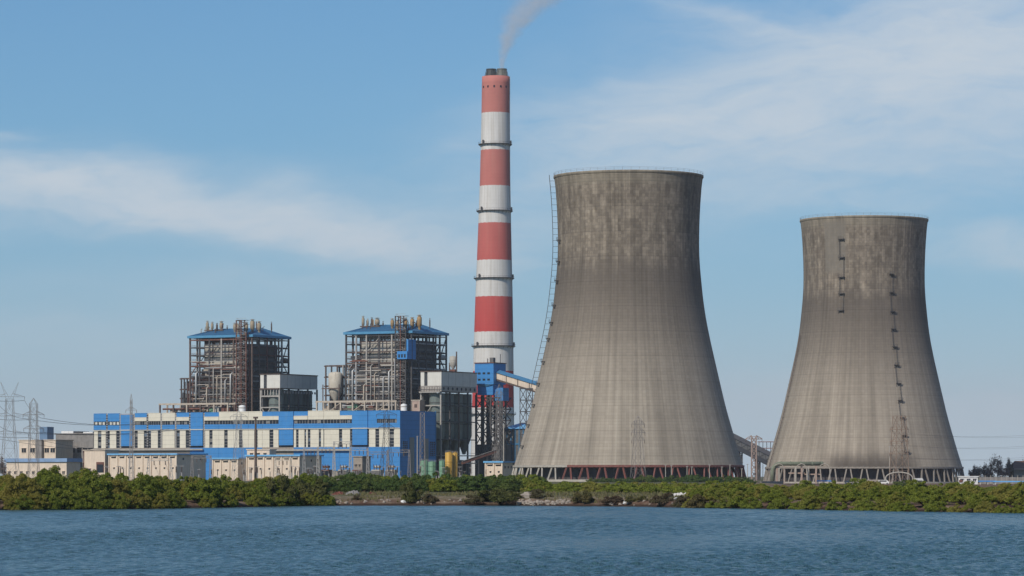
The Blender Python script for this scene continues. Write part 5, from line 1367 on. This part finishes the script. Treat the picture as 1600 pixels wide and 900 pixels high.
def crown_mesh(name, rad, hgt, nl, leaf, mt, seed, lobes=15, low=0.12, spiky=0.0):
    r = np.random.default_rng(seed)
    # lobes spread over a dome, small ones on top and round the skirt
    ph = r.uniform(0, 2 * np.pi, lobes); u = np.sqrt(r.uniform(0.0, 1.0, lobes)); u[: lobes // 3] = r.uniform(.75, 1.0, lobes // 3)
    lz = r.uniform(0.15, 1.0, lobes) * np.sqrt(np.clip(1 - 0.85 * u ** 2, 0.05, 1))
    lr = r.uniform(0.20, 0.38, lobes) * (1 - 0.25 * lz) * (16.0 / lobes) ** 0.34
    lz[: lobes // 3] = r.uniform(0.0, .25, lobes // 3)
    C = np.stack([u * np.cos(ph) * rad * 0.78, u * np.sin(ph) * rad * 0.78, hgt * (low + (0.80 - low) * lz)], 1)
    LR = np.stack([lr * rad, lr * rad, lr * hgt * 0.82], 1)
    k = r.integers(0, lobes, nl)
    d = r.normal(size=(nl, 3)); d[:, 2] = np.abs(d[:, 2]) * 1.0 - 0.35 * r.uniform(0, 1, nl); d /= np.linalg.norm(d, axis=1)[:, None]
    sh = (r.uniform(0.45, 1.0, nl) ** 0.5 * (1 + 0.10 * r.normal(size=nl)))[:, None]
    p = C[k] + d * LR[k] * sh
    if spiky: p[:, 2] += spiky * hgt * np.abs(r.normal(size=nl)) * 0.12
    p[:, 2] = np.maximum(p[:, 2], 0.06)
    nrm = d + 0.50 * r.normal(size=(nl, 3)); nrm /= np.linalg.norm(nrm, axis=1)[:, None]
    ref = r.normal(size=(nl, 3)); a = np.cross(nrm, ref); a /= np.linalg.norm(a, axis=1)[:, None]; b = np.cross(nrm, a)
    s = (leaf * r.uniform(0.6, 1.35, nl))[:, None]
    v = np.stack([p - a * s * .5, p + b * s * .38 + nrm * s * .1, p + a * s * .6, p - b * s * .38 + nrm * s * .1], 1).reshape(-1, 3)
    me = bpy.data.meshes.new(name); me.vertices.add(len(v)); me.vertices.foreach_set('co', v.astype(np.float32).ravel())
    f = np.arange(nl * 4, dtype=np.int32); me.loops.add(len(f)); me.loops.foreach_set('vertex_index', f)
    me.polygons.add(nl); me.polygons.foreach_set('loop_start', np.arange(nl, dtype=np.int32) * 4); me.update(calc_edges=True)
    me.materials.append(mt)
    return me, C

def bush_kind(name, cat, rad, hgt, nl, leaf, mt, nvar, seed, **kw):
    out_ = []
    for i in range(nvar):
        me, C = crown_mesh('crown', rad * (0.9 + .1 * (i % 3)), hgt * (0.92 + .08 * (i % 3)), nl, leaf, LM[mt], seed + i, **kw)
        st = MB()
        for c in C[:7]: st.tube([(c[0] * .12, c[1] * .12, -.3), (c[0] * .5, c[1] * .5, c[2] * .45), (c[0], c[1], c[2])], [.13, .09, .04], 5, False)
        out_.append((me, st.mesh('stem', M['bark'])))
    return name, cat, out_

def plant_bush(kind, x, y, sc, label, group=None, sz=1.0, rz=None, i=None):
    name, cat, var = kind
    me, st = var[rv_.randrange(len(var)) if i is None else i]
    o = bpy.data.objects.new(name, None); COL.objects.link(o); o.location = (x, y, gz(x, y) - .08)
    o.rotation_euler = (0, 0, rv_.uniform(0, 6.28) if rz is None else rz); o.scale = (sc, sc, sc * sz); tag(o, label, cat, group)
    link_mesh('crown', me, o); link_mesh('stem', st, o)
    return o
rv_ = random.Random(21)
K_mang = bush_kind('mangrove_bush', 'mangrove', 3.6, 5.0, 12500, .21, 'mangrove', 8, 100, lobes=64, low=.06)
K_scrub = bush_kind('scrub_bush', 'bush', 3.0, 3.2, 8500, .19, 'bright', 8, 200, lobes=54, low=.05)
K_deep = bush_kind('scrub_bush', 'bush', 3.2, 3.6, 7000, .22, 'deep', 6, 300, lobes=48, low=.05)
K_dull = bush_kind('shrub', 'shrub', 3.0, 3.3, 4200, .26, 'dull', 4, 400, lobes=16, low=.04)
K_brown = bush_kind('dry_shrub', 'shrub', 2.6, 2.4, 2600, .24, 'brown', 4, 500, lobes=14, low=.05)
K_low = bush_kind('low_bush', 'bush', 2.6, 1.7, 3200, .22, 'bright', 6, 600, lobes=30, low=.05)

def inside(px0, px1, t0, t1, step, jit):
    """jittered places between two sight lines, t0..t1 metres inland"""
    t_ = t0
    while t_ < t1:
        d0 = 470 + t_
        x = X_at(px0, d0)
        while x < X_at(px1, d0):
            xx = x + rv_.uniform(-jit, jit); tt_ = t_ + rv_.uniform(-jit, jit)
            yield xx, float(shore(xx)) + max(tt_, -.3), tt_
            x += step
        t_ += step
# left thicket
for x, y, t_ in inside(-70, 492, 0.2, 30, 4.4, 1.3):
    px = 800 + x / y * F
    f = np.interp(px, [-60, 20, 60, 140, 190, 300, 420, 520], [.80, .86, .94, .95, .86, .84, .78, .70]) * (0.82 if t_ < 4 else 1.0)
    plant_bush(K_mang, x, y, f * rv_.uniform(.70, 1.12), 'rounded green mangrove bush in the dense thicket left of the bare bank', 'mangrove bushes of the left thicket')
for x, y, t_ in inside(-70, 505, -.4, 1.5, 2.5, .7):
    plant_bush(K_mang, x, y, rv_.uniform(.36, .60), 'low mangrove bush at the water edge of the left thicket', 'low mangrove bushes at the water edge')
# right thicket
for x, y, t_ in inside(1100, 1660, 0.2, 32, 4.1, 1.2):
    px = 800 + x / y * F
    f = np.interp(px, [1090, 1180, 1300, 1600], [.54, .66, .72, .72]) * (0.82 if t_ < 4 else 1.0)
    plant_bush(K_scrub, x, y, f * rv_.uniform(.70, 1.12), 'yellow green mangrove bush in the thicket below the farther cooling tower', 'green bushes of the right thicket')
for x, y, t_ in inside(1080, 1660, -.4, 1.5, 2.4, .6):
    plant_bush(K_scrub, x, y, rv_.uniform(.42, .66), 'low green bush at the water edge of the right thicket', 'low green bushes at the water edge')
for x, y, t_ in inside(1130, 1660, 40, 120, 13, 4):
    plant_bush(K_scrub, x, y, rv_.uniform(.7, .95), 'yellow green mangrove bush in the thicket below the farther cooling tower', 'green bushes of the right thicket')
for x, y, t_ in inside(1185, 1640, 150, 620, 12.5, 5):
    plant_bush(K_low, x, y, rv_.uniform(.42, .8), 'low bush on the flat ground between the right thicket and the farther tower', 'low bushes before the farther tower')
# taller scrub behind the bare bank, and the low bright scrub before the red legs
for x, y, t_ in inside(490, 838, 118, 160, 5.6, 1.8):
    kk = K_deep if rv_.random() < .55 else K_scrub
    plant_bush(kk, x, y, rv_.uniform(.92, 1.22), 'dense scrub bush behind the bare brown bank and below the yellow tanks', 'scrub bushes behind the bare bank', sz=1.0)
for x, y, t_ in inside(835, 1150, 110, 190, 6.0, 2.2):
    plant_bush(K_low, x, y, rv_.uniform(.85, 1.25), 'low bright bush in the scrub strip below the red legged cooling tower', 'low scrub bushes below the red legged tower')
for x, y, t_ in inside(1085, 1200, 26, 70, 6.5, 2.2):
    plant_bush(K_low, x, y, rv_.uniform(.9, 1.3), 'low bright bush in the scrub strip below the red legged cooling tower', 'low scrub bushes below the red legged tower')
for px in range(1000, 1180, 9):
    D = 1330 + rv_.uniform(-30, 30)
    plant_bush(K_deep, X_at(px, D), D, rv_.uniform(.8, 1.25), 'dark green bush along the foot of the red painted legs', 'dark bushes at the foot of the red legs', sz=.85)
for px in range(925, 1000, 10):
    D = 1340 + rv_.uniform(-30, 30)
    plant_bush(K_deep, X_at(px, D), D, rv_.uniform(.7, .95), 'dark green bush along the foot of the red painted legs', 'dark bushes at the foot of the red legs', sz=.8)
# single shrubs on the bank
def px_bush(kind, px, wpx, ytop, t_, label, i=0):
    x = X_at(px, 480); y = float(shore(x)) + t_; x = X_at(px, y)
    base = {id(K_dull): (3.0, 3.3), id(K_brown): (2.6, 2.4), id(K_mang): (3.6, 5.0)}[id(kind)]
    sc = wpx / 2 / (F / y) / base[0]; hz = Z_at(ytop, y) - gz(x, y)
    plant_bush(kind, x, y, sc, label, None, sz=hz / (base[1] * sc) * 1.32, i=i)
px_bush(K_dull, 488, 72, 741, 1.4, 'big dark bush at the right end of the left thicket', 0)
px_bush(K_dull, 440, 60, 746, 1.2, 'dark bush beside the end of the left thicket', 1)
px_bush(K_dull, 643, 40, 754, 2.2, 'upright olive bush on the bare bank below the blue end wall', 1)
px_bush(K_brown, 668, 40, 770, 1.6, 'low dry bush leaning against the upright olive bush', 0)
px_bush(K_dull, 780, 86, 765, 1.3, 'widest olive bush on the bare bank below the cabin', 2)
px_bush(K_brown, 745, 46, 774, 1.2, 'low olive brown bush at the left foot of the widest bush', 1)
px_bush(K_brown, 843, 40, 766, 6.5, 'brown bush above the pale stones', 2)
px_bush(K_dull, 912, 44, 763, 1.6, 'round olive bush right of the pale stones', 3)
px_bush(K_brown, 958, 48, 774, 1.6, 'dull brown bush right of the round olive bush', 3)
px_bush(K_dull, 992, 46, 772, 1.8, 'olive brown bush beside a single white stone', 0)
px_bush(K_brown, 1036, 44, 771, 1.7, 'dark brown bush left of the white heap', 1)
px_bush(K_brown, 1066, 36, 777, 1.5, 'small brown bush below the white heap', 2)
px_bush(K_dull, 1098, 56, 774, 1.2, 'olive bush at the left end of the right thicket', 1)
px_bush(K_brown, 558, 16, 772, 3.0, 'tiny dry bush on the bare bank near the left thicket', 0)
for px, wp, yt, lb in ((1417, 66, 747, 'dark green bush at the foot of the rusty pylon'), ):
    D = 1000; x = X_at(px, D); plant_bush(K_deep, x, D, wp / 2 / (F / D) / 3.2, lb, None, sz=.52, i=0)

# dark feathery trees at the right
def feather_tree(px, wpx, ytop, D, seed, label, base_y=None):
    x = X_at(px, D); z0 = gz(x, D); s = F / D; H = Z_at(ytop, D) - z0; W = wpx / 2 / s
    me, C = crown_mesh('crown', W, H * .80, 2600, .55, LM['dark'], seed, lobes=24, low=.12, spiky=1.2)
    t = thing('casuarina_tree', label, 'tree', (x, D, z0 - .1)); c = link_mesh('crown', me, t, (0, 0, H * .12))
    tk = MB(); tk.tube([(0, 0, 0), (.1, 0, H * .5), (0, 0, H * .85)], [.35, .22, .06], 7)
    for k in range(8): tk.tube([(0, 0, H * (.15 + .06 * k)), tuple(C[k] + np.array([0, 0, H * .12]))], [.16, .05], 5)
    tk.build('trunk', M['bark'], t)
feather_tree(1559, 42, 711, 1850, 900, 'tallest dark feathery tree left of the brown roofed house')
feather_tree(1537, 34, 723, 1860, 901, 'dark feathery tree between the white house and the tallest tree')
feather_tree(1523, 22, 726, 1880, 902, 'smallest dark tree, half hidden by the farther cooling tower foot')
feather_tree(1578, 14, 716, 1870, 903, 'thin dark tree just left of the brown roofed house')
feather_tree(1604, 22, 715, 1990, 904, 'dark tree cut by the right edge behind the brown roofed house')
feather_tree(-2, 26, 709, 1700, 905, 'dark tree cut by the left edge beside the low shed')

# ------------------------------------------------------------------ stones, rubble and heaps on the bank
M['stone'] = material('pale_stone', (0.34, 0.29, 0.24), 0.9, 0.25, 1.5, dirt=(.20, .13, .09), dirt_amt=.6)
M['white_heap'] = material('white_lime_heap', (0.62, 0.58, 0.53), 0.95, 0.12, 1.5)
def rock_mesh(seed, n1=7, n2=5):
    r = np.random.default_rng(seed); mb = MB(); V = []
    for i in range(n2 + 1):
        for k in range(n1):
            th = math.pi * i / n2; ph = 2 * math.pi * k / n1 + .3 * i; rr = .5 * (1 + .28 * r.normal() * math.sin(th))
            V.append((rr * math.sin(th) * math.cos(ph), .8 * rr * math.sin(th) * math.sin(ph), .7 * rr * math.cos(th) + .18))
    Fc = [(i * n1 + k, (i + 1) * n1 + k, (i + 1) * n1 + (k + 1) % n1, i * n1 + (k + 1) % n1) for i in range(n2) for k in range(n1)]
    return mb.add(V, Fc)
rocks = [rock_mesh(k).mesh('stone', M['stone']) for k in range(6)] + [rock_mesh(k + 20).mesh('stone', M['white']) for k in range(2)]
rr_n = random.Random(33)
def stone(px, t_, size, label, group, k=None):
    x = X_at(px, 490); y = float(shore(x)) + t_
    o = link_mesh('stone', rocks[rr_n.randrange(6) if k is None else k], None, (x, y, gz(x, y) - .05), rr_n.uniform(0, 6)); o.scale = (size, size, size)
    return tag(o, label, 'stone', group)
for k in range(70):
    stone(rr_n.uniform(808, 892), rr_n.uniform(.3, 2.6), rr_n.uniform(.35, .85), 'pale stone in the rubble at the water line left of the round olive bush', 'pale stones at the water line')
for k in range(34):
    stone(rr_n.uniform(520, 740), rr_n.uniform(.3, 2.8), rr_n.uniform(.3, .7), 'brownish stone on the cut bank below the scrub', 'brownish stones on the cut bank')
for k in range(22):
    stone(rr_n.uniform(940, 1080), rr_n.uniform(.3, 2.6), rr_n.uniform(.3, .6), 'small stone at the water line among the brown bushes', 'small stones among the brown bushes')
stone(825, 4.6, 2.1, 'biggest pale boulder at the right foot of the widest bush', None, 2)
stone(976, 1.2, .95, 'single white stone at the water line between the brown bushes', None, 6)
stone(626, 1.4, .75, 'single pale stone at the water line left of the upright olive bush', None, 7)
stone(1052, 4.5, .9, 'pale stone lying above the dark brown bush', None, 7)
def heap(px, wpx, hpx, t_, mt, label, name, cat, seed, kind=None):
    x = X_at(px, 500); y = float(shore(x)) + t_; x = X_at(px, y); s = F / y; w = wpx / s; h = hpx / s
    r = np.random.default_rng(seed); nx, ny = 26, 10; V = []
    for j in range(ny + 1):
        for i in range(nx + 1):
            a, b_ = i / nx * 2 - 1, j / ny * 2 - 1
            e_ = max(0.0, 1 - abs(a) ** 2.6) * max(0.0, 1 - abs(b_) ** 2)
            z = h * e_ * (0.72 + .30 * mnoise.noise(Vector((a * 3.2, b_ * 2, seed)))) + .10 * h * r.normal() * e_ ** .5
            V.append((a * w / 2, b_ * 1.6, z - .05))
    Fc = [(j * (nx + 1) + i, j * (nx + 1) + i + 1, (j + 1) * (nx + 1) + i + 1, (j + 1) * (nx + 1) + i) for j in range(ny) for i in range(nx)]
    o = MB().add(V, Fc).build(name, mt, None, False, (x, y, gz(x, y)))
    return tag(o, label, cat)
heap(1066, 44, 8.5, 30, M['white_heap'], 'white heap of lime on the bank left of the right thicket', 'lime_heap', 'heap', 1)
heap(1139, 18, 5, 40, M['white_heap'], 'small pale heap showing among the right thicket', 'lime_heap', 'heap', 2)
heap(529, 23, 7, 40, M['brick'], 'red brick heap at the left end of the bare bank', 'brick_heap', 'heap', 3)
heap(552, 26, 9, 41, M['grey_render'], 'pale grey rubble heap between the two red brick heaps', 'rubble_heap', 'heap', 4)
heap(580, 18, 6, 40, M['brick'], 'small red brick heap right of the grey rubble heap', 'brick_heap', 'heap', 5)
# low dry grass on the flat bank
gb = np.random.default_rng(77); NGR = 9000
gx = gb.uniform(-36, 30, NGR); gt = gb.uniform(1.2, 110, NGR) ** 1.0
gt = 1.5 + (gt / 110) ** 1.6 * 108
gy = shore(gx) + gt; gzz = ground_z(gx, gt)
keep = np.array([mnoise.noise(Vector((a * .12, b_ * .05, 2.0))) > -.05 for a, b_ in zip(gx, gt)])
gx, gy, gzz = gx[keep], gy[keep], gzz[keep]; n_ = len(gx)
hh_ = gb.uniform(.15, .5, n_); an = gb.uniform(0, 3.14, n_); ww = gb.uniform(.1, .28, n_)
v0 = np.stack([gx - np.cos(an) * ww, gy - np.sin(an) * ww, gzz - .15], 1); v1 = np.stack([gx + np.cos(an) * ww, gy + np.sin(an) * ww, gzz - .15], 1)
v2 = np.stack([gx + gb.normal(0, .1, n_), gy + gb.normal(0, .1, n_), gzz + hh_], 1)
gv = np.stack([v0, v1, v2], 1).reshape(-1, 3)
gme = bpy.data.meshes.new('dry_grass'); gme.from_pydata(gv.tolist(), [], [(3 * i, 3 * i + 1, 3 * i + 2) for i in range(n_)])
gme.materials.append(leaf_material('dry_grass_blade', (0.16, 0.13, 0.06), (0.24, 0.20, 0.10), (0.13, 0.14, 0.05)))
go = link_mesh('grass', gme); tag(go, 'short dry grass scattered over the bare brown bank', 'grass'); go['kind'] = 'stuff'

# ------------------------------------------------------------------ thin haze over the whole place
hb = MB().box(-17500, 17500, -4000, 18500, -3.0, 430.0)
hm_ = bpy.data.materials.new('thin_haze'); hm_.use_nodes = True
q = NG(hm_.node_tree); q.N.remove(q.N['Principled BSDF'])
pv = q.N.new('ShaderNodeVolumePrincipled'); q.L.new(pv.outputs[0], q.N['Material Output'].inputs['Volume'])
pv.inputs['Color'].default_value = (0.86, 0.90, 0.96, 1); pv.inputs['Density'].default_value = 3.6e-5; pv.inputs['Anisotropy'].default_value = 0.1
hz = hb.build('haze', hm_); tag(hz, 'thin pale haze hanging over the whole plant', 'haze'); hz['kind'] = 'stuff'
